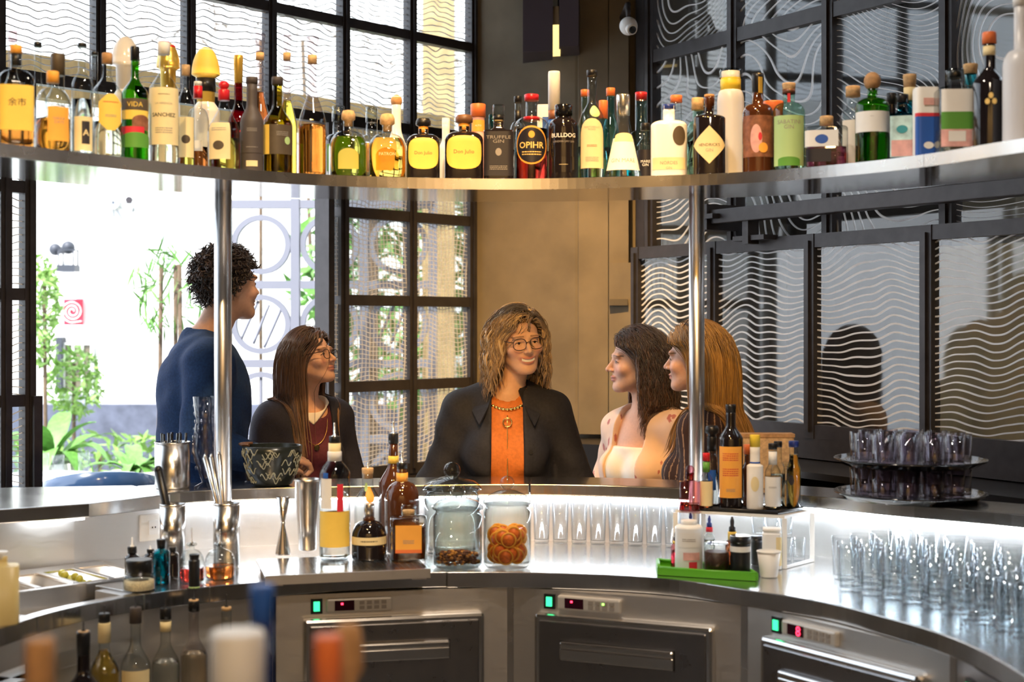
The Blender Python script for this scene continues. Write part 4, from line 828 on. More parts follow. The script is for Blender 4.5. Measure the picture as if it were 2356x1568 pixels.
# ---------------------------------------------------------------- long haired woman with glasses
x, zh = pxz(722, 824, 5.45)
B = person('woman with long brown hair and glasses in a dark cardigan, looking up past the man', PX(700, 5.45), 5.45, zh, math.radians(30), math.radians(66), math.radians(-13), 0, .896, True, SK2,
    dict(arms=rest(.01, .1), head_off=(.015, -.04, 0), scalp=(.03, .016, .012)))
B['wear']('jumper', 'burgundy', .008, .002, crew(B, .085, -.02), False)
nk = crew(B, .075, .005)
B['wear']('shirt_collar', 'shirt_white', .013, .001, lambda P: np.maximum(nk(P), B['L'](0, 0, -.075)[2]-P[..., 2]+np.abs(P[..., 0])*.9), False, .005)
def open_front(Pn, w0, w1):
    z0 = Pn['L'](0, 0, 0)[2]
    def k(P): t = np.clip((z0-P[..., 2])/.5, 0, 1); w_ = w0+(w1-w0)*t; return np.where(P[..., 1] < .02, w_-np.abs(P[..., 0]), -1.)
    return k
of = open_front(B, .085, .07); ck = crew(B, .08, .0)
B['wear']('cardigan', 'cardigan', .02, .003, lambda P: np.maximum(of(P), ck(P)))
combed(B, 420, 1100, .50, part=.012, spread=.7, back=.9, wave=.07, wf=.6, grav=.40, yk=-.005, xlim=.085, fr=.03, c0=(.035, .016, .012), c1=(.11, .055, .035), tip=(.22, .11, .05), nst=28)
specs(B)
MB().tube([B['L'](math.sin(a)*.062, -.085-.052*math.cos(a)*.5-.02, -.04-.115*max(0, math.cos(a))) for a in np.linspace(-1.5, 1.5, 19)], .0012, 5).build('necklace_chain', 'gold', B['root']); MB().cyl(B['L'](0, -.137, -.165), B['L'](0, -.142, -.166), .011, 16).build('pendant', 'gold', B['root'])
# ---------------------------------------------------------------- woman in orange
x, zh = pxz(1196, 786, 5.12)
C = person('smiling woman with blond hair and glasses in an orange top and black denim jacket', PX(1165, 5.12), 5.12, zh, math.radians(2), math.radians(20), math.radians(3), math.radians(-5), .97, True, (.68, .40, .26),
    dict(arms=rest(.035, .02), head_off=(.045, -.03, 0), scalp=(.16, .09, .04), brow=(.12, .06, .03), sw=.165, bd=1.06), smile=1)
C['wear']('top', 'orange_top', .010, .002, crew(C, .062, -.005), False)
of2 = open_front(C, .055, .06); ck2 = crew(C, .075, .01)
C['wear']('denim_jacket', 'denim_black', .026, .0035, lambda P: np.maximum(of2(P), ck2(P)), wide=.44)
for q in (-1, 1):
    cl = [C['L'](q*.045, -.055, .03), C['L'](q*.068, -.11, -.035), C['L'](q*.10, -.135, -.095), C['L'](q*.125, -.085, -.05), C['L'](q*.085, .0, .045), C['L'](q*.06, .03, .055)]
    o = MB().add(cl, [(0, 1, 4), (1, 2, 3), (1, 3, 4), (0, 4, 5)], False).build('jacket_collar', 'denim_black', C['root']); sm = o.modifiers.new('thick', 'SOLIDIFY'); sm.thickness = .006
for dz in (-.19, -.29, -.39): MB().cyl(C['L'](.083, -.155+abs(dz+.2)*.12, dz), C['L'](.083, -.165+abs(dz+.2)*.12, dz), .008, 14).build('button', 'black', C['root'])
MB().tube([C['L'](.0, -.121-.02*math.sin((t_-.05)*7)*(1 if t_ < .35 else .4)+(.045*max(0, t_-.24)/.3), -.06-t_) for t_ in np.linspace(0, .5, 16)], .0024, 5).build('zip', 'gold', C['root'])
mb = MB()
for a in np.linspace(-1.6, 1.6, 17): 
    p = Vector(C['L'](math.sin(a)*.070, -.035-.072*math.cos(a), .0-.040*math.cos(a))); mb.sphere(p, .0085, 10, 6, (1, .7, .7))
mb.build('chain_necklace', 'gold', C['root']); MB().tube([C['L'](.016*math.cos(a), -.128, -.085+.016*math.sin(a)) for a in np.linspace(0, 2*PI, 17)], .0026, 6).build('ring_pendant', 'gold', C['root'])
combed(C, 380, 950, .235, part=.034, spread=.85, back=.45, fringe=.010, wave=.38, wf=.75, grav=.30, c0=(.20, .12, .06), c1=(.66, .47, .25), tip=(.20, .12, .08), nst=22, lift=.012, yk=-.042, xlim=.125)
specs(C, .0235)
# ---------------------------------------------------------------- woman in pale floral blouse
x, zh = pxz(1490, 832, 5.75)
Dp = person('woman with dark wavy hair in a white top and pale floral blouse', PX(1485, 5.75), 5.75, zh, math.radians(-48), math.radians(-84), math.radians(1), 0, 1.054, True, (.66, .38, .27),
    dict(arms=rest(0, .06), head_off=(-.02, -.03, 0), scalp=(.02, .010, .009)))
sq = lambda P: np.where((P[..., 2] > Dp['L'](0, 0, -.10)[2]), 1., -1.)*.01
Dp['wear']('camisole', 'white_top', .010, .002, lambda P: np.maximum(P[..., 2]-Dp['L'](0, 0, -.115)[2], -1), False)
def flor(v, L):
    c = np.tile(np.array((.78, .56, .44)), (len(v), 1)); r_ = np.random.default_rng(5)
    for _ in range(230):
        p = v[r_.integers(len(v))]; d = np.linalg.norm((v-p)*np.array([1, 1, .55]), axis=1); m = d < r_.uniform(.004, .010); c[m] = (.48, .16, .14)
    return c
of3 = open_front(Dp, .085, .075); ck3 = crew(Dp, .095, .0)
Dp['wear']('floral_blouse', 'blouse', .018, .0035, lambda P: np.maximum(of3(P), ck3(P)), col=flor, h=.005)
combed(Dp, 380, 950, .33, part=-.01, spread=.55, back=1.0, yk=-.012, xlim=.10, fr=.0, wave=.40, wf=.95, grav=.30, c0=(.018, .009, .008), c1=(.07, .032, .022), tip=(.20, .085, .035), nst=26, lift=.014)
# ---------------------------------------------------------------- blond woman in striped shirt
x, zh = pxz(1590, 826, 5.14)
E = person('woman with long golden hair in a brown pinstriped shirt behind the steel post', PX(1632, 5.14), 5.14, zh, math.radians(-118), math.radians(-112), math.radians(2), 0, .993, True, (.68, .42, .32),
    dict(arms=rest(-.03, 0), head_off=(0, -.055, 0), scalp=(.14, .07, .02)))
def stri(v, L):
    a = np.arctan2(v[:, 0], -v[:, 1]+.02)*.16+v[:, 2]*.06+.0; m = np.abs((a/.022) % 1-.5) < .075; c = np.tile(np.array((.045, .022, .020)), (len(v), 1)); c[m] = (.42, .26, .16); return c
E['wear']('striped_shirt', 'stripe_shirt', .018, .0035, crew(E, .068, .0), col=stri, h=.0038)
combed(E, 420, 1200, .44, part=0, spread=.55, back=1.1, yk=.0, xlim=.095, fr=-.03, wave=.05, wf=.6, grav=.33, c0=(.17, .085, .02), c1=(.48, .27, .07), tip=(.24, .12, .04), nst=28, lift=.016, shoulder=.02)
g = specs(E, .026); g.matrix_local = E['HM'] @ Matrix.Translation((0, .055, .062)) @ Matrix.Rotation(-.7, 4, 'X')
g.name = 'sunglasses'
# ================================================================== bottles
def profile(H, R, zs, zn, nr, style='cos', zt=1.0, foot=.9, n=9):
    """outline (r, z): straight body to zs, shoulder to zn, neck of nr*R up to zt (fractions of H)"""
    p = [(R*foot, 0), (R*.985, H*.012), (R, H*.03), (R, H*zs)]
    for i in range(1, n+1):
        t = i/n
        k = {'cos': .5+.5*math.cos(PI*t), 'round': math.sqrt(max(0, 1-t*t)), 'cone': 1-t, 'flat': 1-t**.35, 'bulb': (math.cos(PI*t/2))**.8}[style]
        p.append((R*(nr+(1-nr)*k), H*(zs+(zn-zs)*t)))
    p += [(R*nr, H*(zn+zt)/2), (R*nr, H*zt)]
    return p
def rad(prof, z):
    for (r0, z0), (r1, z1) in zip(prof, prof[1:]):
        if z0 <= z <= z1+1e-9: return r0 if z1-z0 < 1e-6 else r0+(r1-r0)*(z-z0)/(z1-z0)
    return prof[-1][0]
def wrap(prof, a, z, sq, ay, e):
    x, y = sec(a-PI/2, sq); r = rad(prof, z); l = math.hypot(x, y*ay); return (x*(r+e), y*ay*r+y*e, z)
def patch(prof, a0, a1, z0, z1, sq=2, ay=1, e=.0007, shape='rect', n=14, m=14):
    v = []; am, ah = (a0+a1)/2, (a1-a0)/2; zm, zh = (z0+z1)/2, (z1-z0)/2
    for j in range(m+1):
        t = -1+2*j/m if shape in ('rect', 'diamond', 'hex') else math.sin(PI*(j/m-.5)); w_ = {'rect': 1, 'ellipse': math.sqrt(max(0, 1-t*t))*.999+.001, 'round': (max(0, 1-abs(t)**3.2))**(1/3.2)+.001, 'diamond': 1-abs(t)+.001, 'hex': 1-max(0, abs(t)-.55)*1.6, 'arch': 1 if t < .3 else math.sqrt(max(0, 1-((t-.3)/.7)**2))+.001}[shape]
        for i in range(n+1): v.append(wrap(prof, am+ah*w_*(-1+2*i/n), zm+zh*t, sq, ay, e))
    f = [(j*(n+1)+i, j*(n+1)+i+1, (j+1)*(n+1)+i+1, (j+1)*(n+1)+i) for j in range(m) for i in range(n)]
    return MB().add(v, f, True)
def lettering(parent, prof, s, width, z, m, sq=2, ay=1, a=0, e=.0016, hs=1):
    v, f, tw, th = text_geo(s); k = width/tw; R = rad(prof, z); me = bpy.data.meshes.new('lettering')
    me.from_pydata([wrap(prof, a+(p[0]*k/R if sq == 2 else math.atan2(p[0]*k, R*ay)), z+p[1]*k*hs, sq, ay, e) for p in v], [], f); me.update(); me.materials.append(M[m]); return link('lettering', me, parent)
LIFT = .0006
def bottle(label, pos, H, W, shape, glassm, cap=None, liq=None, labels=(), sq=2, ay=1, rz=0, group=None, name='bottle', n=28, parent_cat='bottle', n2=9):
    """shape=(zs, zn, nr, style, zt); cap=(mat, z0, z1, rratio[, style]); liq=(mat, fill); labels=[(mat, half-width angle, z0, z1, shape, centre angle, [(text, width frac, z frac, mat)])]"""
    x, y, z = pos; R = W/2; t = thing(name, label, parent_cat, (x, y, z+LIFT), -math.atan2(x, y)+rz, group)
    zs, zn, nr, style, zt = shape; pr = profile(H, R, zs, zn, nr, style, zt, n=n2)
    MB().lathe(pr, n, sq, 1, ay, closed=True).build('body', glassm, t)
    if liq:
        lm, fill = liq; zl = fill*H; ip = [(r*.93, max(zz, .012*H+.004)) for r, zz in pr if zz < zl]; ip = [(ip[0][0]*.98, .004+.006*H)]+ip[1:]+[(rad(pr, zl)*.93, zl)]
        MB().lathe(ip, n, sq, 1, ay).build('liquid', lm, t)
    caps = cap if isinstance(cap, list) else ([cap] if cap else [])
    for c_ in caps:
        cm, z0, z1, cr = c_[:4]; st = c_[4] if len(c_) > 4 else 'cyl'; r = R*cr; a, b = z0*H, z1*H; h = b-a
        pf = {'cyl': [(r, a), (r, b-h*.06), (r*.93, b)], 'taper': [(r*.85, a), (r, b-h*.1), (r*.95, b)], 'flare': [(r*.62, a), (r*.72, a+h*.5), (r, b-.05*h), (r*.9, b)], 'ball': [(max(1e-5, r*math.sin(PI*i/10)), a+h*(.5-.5*math.cos(PI*i/10))) for i in range(11)],
              'dome': [(r*.62, a), (r*.66, a+h*.45), (r, a+h*.5)]+[(max(1e-5, r*math.cos(PI/2*i/6)), a+h*.5+h*.5*math.sin(PI/2*i/6)) for i in range(7)], 'mush': [(r*.6, a), (r*.6, a+h*.3), (r, a+h*.42), (r, a+h*.72), (r*.8, b-h*.05), (r*.4, b)], 'spout': [(r, a), (r, a+h*.18), (r*.35, a+h*.25), (r*.3, b-h*.1), (r*.22, b)], 'drop': [(r, a), (r*.95, a+h*.35), (r*.55, a+h*.42), (r*.65, a+h*.7), (r*.25, b)],
              'band': [(r, a), (r, b)]}[st]
        q = 2 if (st != 'cyl' or sq == 2 or cr < .55) else sq
        MB().lathe(pf, 22, q, 1, 1 if cr < .8 else ay, closed=True).build('neck_band' if st == 'band' else 'stopper' if st in ('ball', 'dome', 'mush', 'flare') else 'pourer' if st == 'spout' else 'cap', cm, t)
    for li, lb in enumerate(labels):
        lm, hw, z0, z1, ls, ca, tx = (list(lb)+['rect', 0, ()][len(lb)-4:])[:7] if len(lb) < 7 else lb
        lo_ = patch(pr, ca-hw, ca+hw, z0*H, z1*H, sq, ay, .0007+.0005*li, ls).build('label', lm, t)
        for q_ in tx:
            s_, wf, zf, im = q_[:4]; wr_ = rad(pr, (z0+(z1-z0)*zf)*H)*2*math.sin(min(hw, 1.5)); lettering(lo_, pr, s_, wr_*wf, (z0+(z1-z0)*zf)*H, im, sq, ay, ca, .0012+.0005*li)
    return t
def shelf(label, x0, x1, ytop, row, shape, glassm, cap=None, liq=None, labels=(), sq=2, ay=1, rz=0, name='bottle', cat='bottle', fat=1):
    """a bottle on the shelf given by its columns and top row in the photo; row = distance behind the shelf edge"""
    off = {'F': .05, 'M': .13, 'B': .22, 'X': .32}[row] if isinstance(row, str) else row
    hw = 0
    p = find(RS, (x0+x1)/2, off+.03); d = p[1]; W = (x1-x0)/F*d*fat; p = find(RS, (x0+x1)/2, off+W/2*ay); d = p[1]; H = PZ(ytop, d)-ZS
    return bottle(label, (p[0], p[1], ZS), H, W, shape, glassm, cap, liq, labels, sq, ay, rz, 'liquor bottles on the curved shelf', name, 28 if sq == 2 else 36, cat)
ST = lambda zs=.55, zn=.72, nr=.32, st='cos', zt=.98: (zs, zn, nr, st, zt)
shelf('clear bottle with tall glass neck behind the yellow label whisky', 6, 52, 66, 'B', ST(.5, .66, .42), 'blush_glass', ('blush_glass', .9, 1, .5), None)
shelf('square whisky bottle with yellow label of two black characters', -4, 78, 105, 'F', ST(.62, .76, .30, 'round', .9), 'clear', [('label_orange', .92, 1.0, .32), ('black', .80, .93, .31, 'band')], ('l_amber', .42), [('label_yellow', .85, .17, .60, 'rect', .05, [('余市', .62, .62, 'ink')])], 4.5)
shelf('clear bottle with small black cap between two amber whiskies', 66, 108, 98, 'B', ST(.5, .68, .38), 'clear', ('black', .96, 1, .42), ('l_clear', .3))
shelf('round shouldered amber bottle with orange cap and orange square label', 80, 163, 165, 'F', ST(.50, .80, .30, 'round', .90), 'clear', ('label_orange', .86, 1, .34), ('l_amber', .42), [('label_orange', .62, .14, .55, 'rect', .35, [('NIKKA\nDAYS', .55, .60, 'ink_grey')])])
shelf('clear bottle with wide grey brown stopper', 104, 162, 125, 'B', ST(.55, .70, .50), 'clear', ('label_dark', .80, 1, .55), ('l_pale', .4))
shelf('tall clear bottle with black cap and pale label with a black framed letter', 165, 213, 100, 'F', ST(.60, .74, .36, 'bulb'), 'clear', ('black', .965, 1, .42), ('l_clear', .5), [('label_cream', .95, .04, .34, 'rect', .2), ('ink', .38, .10, .30, 'rect', .35, [('A', .8, .5, 'label_cream')])])
shelf('slim clear bottle with black rim behind the hexagon label bottle', 203, 232, 120, 'B', ST(.5, .7, .5), 'clear', ('black', .97, 1, .55), None)
shelf('clear bottle with amber cap and yellow hexagonal label', 211, 282, 123, 'F', ST(.60, .80, .30, 'cos', .93), 'clear', ('wood_cork', .90, 1, .34), ('l_pale', .35), [('label_yellow', .80, .26, .60, 'hex', .25, [('#1', .7, .78, 'ink_red'), ('#2', .5, .4, 'ink_grey')])])
shelf('white ceramic bottle with a big white dome stopper', 256, 322, 84, 'X', ST(.52, .66, .45), 'ceramic', ('ceramic', .60, 1, 1.0, 'dome'))
shelf('green glass bottle with black cap and a dark, yellow, red and green label', 280, 341, 108, 'F', ST(.58, .74, .30, 'cos'), 'green_glass', ('black', .88, 1, .34), ('l_green', .5), [('label_dark', 1.25, .44, .54, 'rect', 0, [('VIDA', .62, .5, 'label_yellow')]), ('label_yellow', 1.2, .36, .44), ('label_brown', .7, .27, .40, 'arch', .5), ('label_red', .9, .22, .30, 'rect', -.2), ('label_green', 1.2, .12, .25, 'arch', .1)])
shelf('clear bottle with tall cream label lettered in black', 343, 411, 98, 'F', ST(.60, .78, .32, 'cos', .95), 'clear', [('label_white', .90, 1, .42), ('label_red', .96, 1.005, .40)], ('l_pale', .25), [('label_cream', 1.25, .16, .62, 'rect', 0, [('SANCHEZ', .85, .52, 'ink'), ('LA HERENCIA', .6, .72, 'ink_grey'), ('#1', .4, .88, 'ink'), ('#3', .6, .25, 'ink_grey')])])
shelf('bottle with gold dome stopper striped in red and black', 360, 414, 97, 'X', ST(.52, .64, .5), 'ceramic', [('cap_gold', .62, 1, 1.0, 'dome'), ('cap_red', .93, .97, .62, 'band')])
shelf('short clear bottle with cork and cream pictorial label', 408, 447, 150, 'M', ST(.62, .8, .4), 'clear', ('cork', .90, 1, .5), ('l_olive', .4), [('label_cream', 1.1, .12, .50), ('label_dark', .5, .25, .33, 'ellipse', 0)])
shelf('clear bottle with red neck band next to the red capped bottle', 430, 481, 188, 'B', ST(.55, .72, .36, 'round'), 'clear', [('cap_red', .82, .95, .40, 'band'), ('white', .95, 1, .36)], ('l_brown', .3), [('label_white', .4, .25, .36)])
shelf('pale bottle with big yellow painted dome stopper with black patches', 441, 506, 108, 'X', ST(.50, .62, .5), 'ceramic', [('label_yellow', .58, 1, 1.0, 'dome'), ('black', .66, .76, .70, 'band')])
shelf('pear shaped clear bottle with red wax cap and cream label', 478, 552, 186, 'F', ST(.42, .76, .28, 'cos', .86), 'clear', [('cap_red', .78, .90, .36), ('cap_red', .90, 1, .33, 'ball')], ('l_olive', .36), [('label_cream', .75, .12, .52, 'rect', -.35, [('#2', .7, .82, 'ink_grey')]), ('label_dark', .35, .22, .32, 'ellipse', -.35)])
shelf('magenta glass bottle with gold foil neck', 525, 572, 128, 'B', ST(.45, .62, .40), 'red_glass', [('cap_gold', .74, 1, .46, 'taper')], ('l_red', .45))
shelf('matte dark grey bottle with small cream sticker near its foot', 553, 606, 178, 'F', ST(.52, .72, .46, 'cos'), 'matte_dark', ('matte_dark', .93, 1.0, .52), None, [('label_cream', .5, .06, .12), ('matte_dark', .8, .2, .5, 'rect', 0, [('#3', .6, .8, 'ink_grey'), ('#1', .7, .2, 'ink_grey')])])
shelf('tall clear bottle with flared glass stopper and brown liquor', 572, 624, 78, 'B', ST(.35, .62, .34, 'cos', .88), 'blush_glass', [('blush_glass', .86, 1, .55, 'flare'), ('cork', .82, .87, .36, 'band')], ('l_brown', .60))
shelf('olive green bottle with dark label and yellow strip', 603, 673, 178, 'F', ST(.50, .72, .32, 'cos'), 'olive_glass', ('matte_dark', .92, 1.0, .38), ('l_olive', .55), [('label_dark', .95, .2, .50, 'rect', .35, [('#3', .5, .7, 'ink_grey')]), ('label_yellow', .32, .20, .50, 'rect', -.85), ('label_lime', .22, .3, .38, 'ellipse', .7)])
shelf('tall slim clear bottle with cork ring and yellow liquor', 636, 684, 82, 'B', ST(.35, .62, .34, 'cos', .88), 'blush_glass', [('blush_glass', .88, 1, .50, 'flare'), ('cork', .83, .88, .36, 'band')], ('l_yellow', .55))
shelf('tall flared clear bottle with glass stopper, a third full of amber liquor', 685, 752, 86, 'F', ST(.34, .66, .28, 'cos', .87), 'blush_glass', [('blush_glass', .86, 1, .46, 'flare'), ('cork', .81, .87, .32, 'band')], ('l_amber', .37))
shelf('clear bottle with clear stopper and green label behind the squat tequila', 750, 806, 245, 'B', ST(.55, .64, .45, 'round'), 'clear', ('clear', .80, 1, .52), ('l_pale', .4), [('label_green', 1.2, .15, .50)])
PAT = ST(.42, .70, .26, 'round', .86)
shelf('squat tequila bottle of green yellow liquor with cork ball stopper', 757, 846, 254, 'F', PAT, 'clear', ('cork', .77, 1, .36, 'mush'), ('l_olive', .60), [('label_olive' if 'label_olive' in M else 'l_olive', .5, .12, .42, 'arch')], 3)
shelf('clear bottle with clear stopper and orange label between the squat tequilas', 826, 884, 247, 'B', ST(.55, .64, .45, 'round'), 'clear', ('clear', .80, 1, .48), ('l_gold', .4), [('label_orange', 1.2, .15, .52)])
shelf('squat tequila bottle of amber liquor with round cork stopper', 846, 936, 262, 'F', PAT, 'clear', ('cork', .74, 1, .38, 'mush'), ('l_gold', .62), [('l_amber', .55, .12, .46, 'arch', 0, [('PATRON', .8, .72, 'label_cream')])], 3)
shelf('white ceramic bottle with amber ball stopper', 880, 944, 218, 'X', ST(.30, .66, .34, 'cos'), 'white_gloss', [('cap_orange', .80, .88, .30, 'band'), ('wood_cork', .86, 1, .42, 'ball')])
for a, b, yt, lb in ((936, 1012, 272, 'black squat bottle with black stopper and yellow rounded label beside the white bottle'), (1023, 1112, 264, 'dark brown squat bottle with wooden stopper and yellow rounded label')):
    shelf(lb, a, b, yt, 'F', ST(.60, .74, .28, 'round', .82), 'dark_bottle', [('black' if a < 1000 else 'wood_dark', .80, 1, .46, 'mush'), ('label_orange', .76, .86, .30, 'band')], None, [('label_yellow', .80, .16, .66, 'round', 0, [('Don Julio', .72, .50, 'ink_red')])], 5)
shelf('small white bottle peeking between the two dark squat bottles', 1008, 1044, 272, 'B', ST(.5, .7, .5), 'white', ('white', .9, 1, .5))
shelf('flower patterned bottle with square orange cap and orange band', 1080, 1120, 240, 'B', ST(.55, .66, .75, 'cos'), 'label_pink', ('cap_orange', .84, 1, .88), None, [('label_orange', 1.3, .66, .80, 'rect', 0, [('ALTO', .5, .5, 'label_white')])])
shelf('black rectangular gin bottle with grey lettering and silver stopper', 1113, 1181, 242, 'F', ST(.66, .70, .34, 'flat', .80), 'dark_bottle', [('clear', .86, 1, .40), ('label_cream', .78, .86, .36), ('black', .80, .86, .38, 'band')], None, [('label_black', .95, .06, .64, 'rect', 0, [('TRUFFLE\nGIN', .72, .82, 'ink_grey'), ('#3', .5, .18, 'ink_grey')]), ('ink_grey', .20, .32, .42, 'ellipse')], 6, .7)
shelf('small teal capped bottle behind the black rectangular gin', 1117, 1150, 264, 'B', ST(.6, .75, .5), 'clear_teal', ('clear_teal', .8, 1, .55))
shelf('clear bottle with black cap and black neck band beside the red capped gin', 1172, 1212, 222, 'B', ST(.55, .72, .38, 'round'), 'clear', [('black', .93, 1, .48), ('black', .72, .84, .42, 'band')], ('l_clear', .4))
shelf('gin bottle with red cap and round dark blue label with gold lettering', 1183, 1263, 218, 'F', ST(.62, .74, .34, 'round', .95), 'clear', [('cap_red', .93, 1, .42), ('cap_red', .70, .74, .48, 'band')], ('l_red', .60), [('label_orange', 1.0, .18, .62, 'ellipse'), ('label_black', .92, .20, .60, 'ellipse', 0, [('OPIHR', .92, .50, 'ink_gold'), ('#2', .7, .27, 'ink_gold')]), ('label_orange', .18, .48, .56, 'ellipse', 0)])
shelf('bottle with tall white cap and blue band on its neck', 1250, 1300, 165, 'B', ST(.42, .56, .50, 'round'), 'clear', [('white', .66, 1, .56), ('label_brown', .58, .66, .55, 'band'), ('label_blue', .46, .58, .53, 'band')], ('l_pale', .3))
shelf('white carton with a blue panel behind the black bulldog gin', 1236, 1290, 243, 'X', (.97, .985, .97, 'cone', 1), 'label_white', None, None, [('label_blue', .5, .6, .85)], 9, .7, 0, 'carton', 'box')
shelf('black bottle with black cap and big white lettering near its shoulder', 1262, 1331, 242, 'F', ST(.70, .82, .52, 'round', .86), 'dark_bottle', ('black_gloss', .85, 1, .60), None, [('dark_bottle', 1.2, .46, .68, 'rect', 0, [('BULLDOG', .92, .55, 'ink_white'), ('LONDON DRY GIN', .8, .18, 'ink_grey')]), ('dark_bottle', .8, .1, .3, 'rect', 0, [('#1', .4, .5, 'label_cream')])])
shelf('tall clear gin bottle with black cap and cream label, lime in its neck', 1335, 1389, 162, 'F', ST(.56, .72, .40, 'cos', .97), 'clear', [('black', .945, 1, .46)], ('l_clear', .5), [('label_cream', 1.2, .10, .55, 'arch', 0, [('PORTOBELLO\nROAD', .72, .80, 'ink_grey'), ('#2', .45, .45, 'ink_red'), ('#3', .6, .18, 'ink_grey')]), ('label_lime', .5, .56, .67, 'ellipse', .3)])
shelf('green glass bottle with red cap behind the tall cream label gin', 1326, 1366, 207, 'B', ST(.55, .78, .42, 'cos'), 'clear_green', ('cap_orange', .93, 1, .50), ('l_olive', .4))
shelf('teal glass bottle with red cap behind the conical gin', 1386, 1424, 203, 'X', ST(.55, .78, .45), 'clear_teal', ('cap_orange', .92, 1, .55), ('l_teal', .4))
shelf('slim bottle with square red neck label beside the tall cream label gin', 1372, 1404, 232, 'M', ST(.55, .70, .5), 'clear_teal', ('cap_orange', .78, 1, .66), ('l_clear', .4))
shelf('conical clear gin bottle with pale wide label and grey stopper', 1390, 1477, 218, 'F', (.06, .68, .34, 'cone', .95), 'clear', ('cap_silver', .76, 1, .36), ('l_clear', .42), [('label_white', 1.15, .10, .48, 'rect', 0, [('GIN MARE', .88, .30, 'ink_grey')]), ('label_cream', .95, .44, .54, 'arch', .1)])
shelf('bulbous green yellow bottle with red cap behind the small dark label bottle', 1440, 1510, 213, 'X', ST(.42, .60, .40, 'round'), 'clear_green', ('cap_red', .92, 1, .40), ('l_gold', .35))
shelf('small bottle with black cap and black label lettered in white', 1465, 1505, 284, 'B', ST(.62, .76, .5), 'clear', ('black', .88, 1, .55), ('l_gold', .5), [('label_black', 1.3, .06, .55, 'rect', 0, [('MARE\nGIN', .55, .55, 'ink_white')])])
shelf('white porcelain gin bottle with blue cap and grey map print', 1497, 1581, 241, 'F', ST(.70, .78, .32, 'round'), 'white_gloss', ('cap_blue', .93, 1, .36), None, [('label_dark', .35, .42, .68, 'ellipse', .55), ('label_cream', .9, .10, .26, 'rect', 0, [('NORDES', .6, .55, 'ink_grey'), ('GIN', .2, .12, 'ink_grey')])], 3)
shelf('clear bottle with orange cap behind the white porcelain gin', 1536, 1576, 220, 'B', ST(.6, .75, .62), 'clear', ('cap_orange', .92, 1, .68), ('l_clear', .3))
shelf('pale bottle with cream cap behind the diamond label gin', 1578, 1632, 226, 'X', ST(.58, .74, .44, 'round'), 'clear_green', ('cork', .86, 1, .52), ('l_pale', .5), [('label_lime', .4, .2, .45)])
shelf('black apothecary bottle with a large cream diamond label', 1595, 1669, 218, 'F', ST(.70, .75, .28, 'round', .96), 'dark_bottle', [('brown_bottle', .80, .97, .34, 'taper'), ('wood_cork', .96, 1, .32)], None, [('label_cream', 1.12, .14, .60, 'diamond', 0, [("HENDRICK'S", .78, .50, 'ink'), ('GIN', .25, .36, 'ink_grey')])], 2.6)
shelf('tall frosted white bottle with yellow cap', 1650, 1712, 160, 'B', ST(.70, .82, .68, 'round'), 'frost', [('cap_yellow', .80, .92, .76), ('clear', .92, 1, .86)])
shelf('dark brown bottle with brown label showing a pale face and gold neck strip', 1708, 1779, 170, 'F', ST(.60, .70, .36, 'round', .97), 'brown_bottle', [('black', .72, 1, .40, 'taper')], None, [('label_brown', 1.2, .16, .57), ('label_pink', .38, .20, .48, 'ellipse', -.1), ('label_red', .12, .32, .40, 'ellipse', .15), ('label_orange', .3, .2, .3, 'ellipse', .35), ('cap_gold', .35, .80, .96, 'rect', .45)])
shelf('bottle with faceted orange stopper behind the brown label bottle', 1752, 1806, 234, 'X', ST(.6, .75, .6), 'amber_glass', ('cap_orange', .80, 1, .9, 'taper'))
shelf('pale green gin bottle with cream stopper and red seal', 1778, 1852, 192, 'F', ST(.66, .78, .36, 'round', .92), 'clear_green', [('cork', .88, 1, .42, 'taper'), ('cap_brown', .88, .93, .40, 'band')], ('l_clear', .45), [('label_lime', 1.1, .06, .62, 'rect', 0, [('SABATINI\nGIN', .82, .82, 'ink_grey')]), ('cap_red', .25, .78, .88, 'rect', 0), ('label_green', .7, .06, .16, 'arch', 0)])
shelf('low square bottle with pink liquor and portrait print on the glass', 1853, 1950, 268, 'F', ST(.74, .82, .28, 'round', .86), 'clear', ('cork', .84, 1, .32), ('l_pink', .40), [('label_white', .80, .40, .70, 'rect', -.3), ('label_blue', .28, .45, .62, 'ellipse', -.2), ('label_black', .5, .12, .36, 'rect', -.3)], 7)
shelf('clear bottle with pale cork beside the green bottle', 1933, 1992, 199, 'B', ST(.62, .74, .48, 'round'), 'clear', ('cork', .88, 1, .56), ('l_pale', .4), [('label_white', .9, .1, .6)])
shelf('emerald green bottle with white label and wooden ball stopper', 1968, 2046, 166, 'F', ST(.62, .72, .30, 'round', .84), 'green_glass', [('wood_cork', .80, 1, .50, 'ball')], ('l_green', .55), [('label_white', 1.25, .34, .56, 'rect', 0, [('#1', .12, .75, 'ink')])])
shelf('dark capped bottle between the green and the picture label bottle', 2033, 2070, 215, 'B', ST(.6, .72, .5), 'dark_bottle', ('black', .85, 1, .6))
shelf('teal bottle with cork behind the picture label bottle', 2068, 2118, 172, 'B', ST(.55, .70, .5), 'teal_glass', [('cork', .86, 1, .62, 'taper'), ('label_cream', .72, .86, .55, 'band')], ('l_teal', .4))
shelf('square teal bottle with a picture label of pink buildings', 2047, 2104, 218, 'F', ST(.70, .74, .40, 'flat', .92), 'teal_glass', ('black', .88, 1, .50), ('l_teal', .5), [('label_pic', .80, .05, .66, 'rect', 0), ('label_pink', .70, .06, .30, 'rect', .0), ('label_teal' if 'label_teal' in M else 'teal_glass', .4, .40, .52, 'ellipse', 0)], 7)
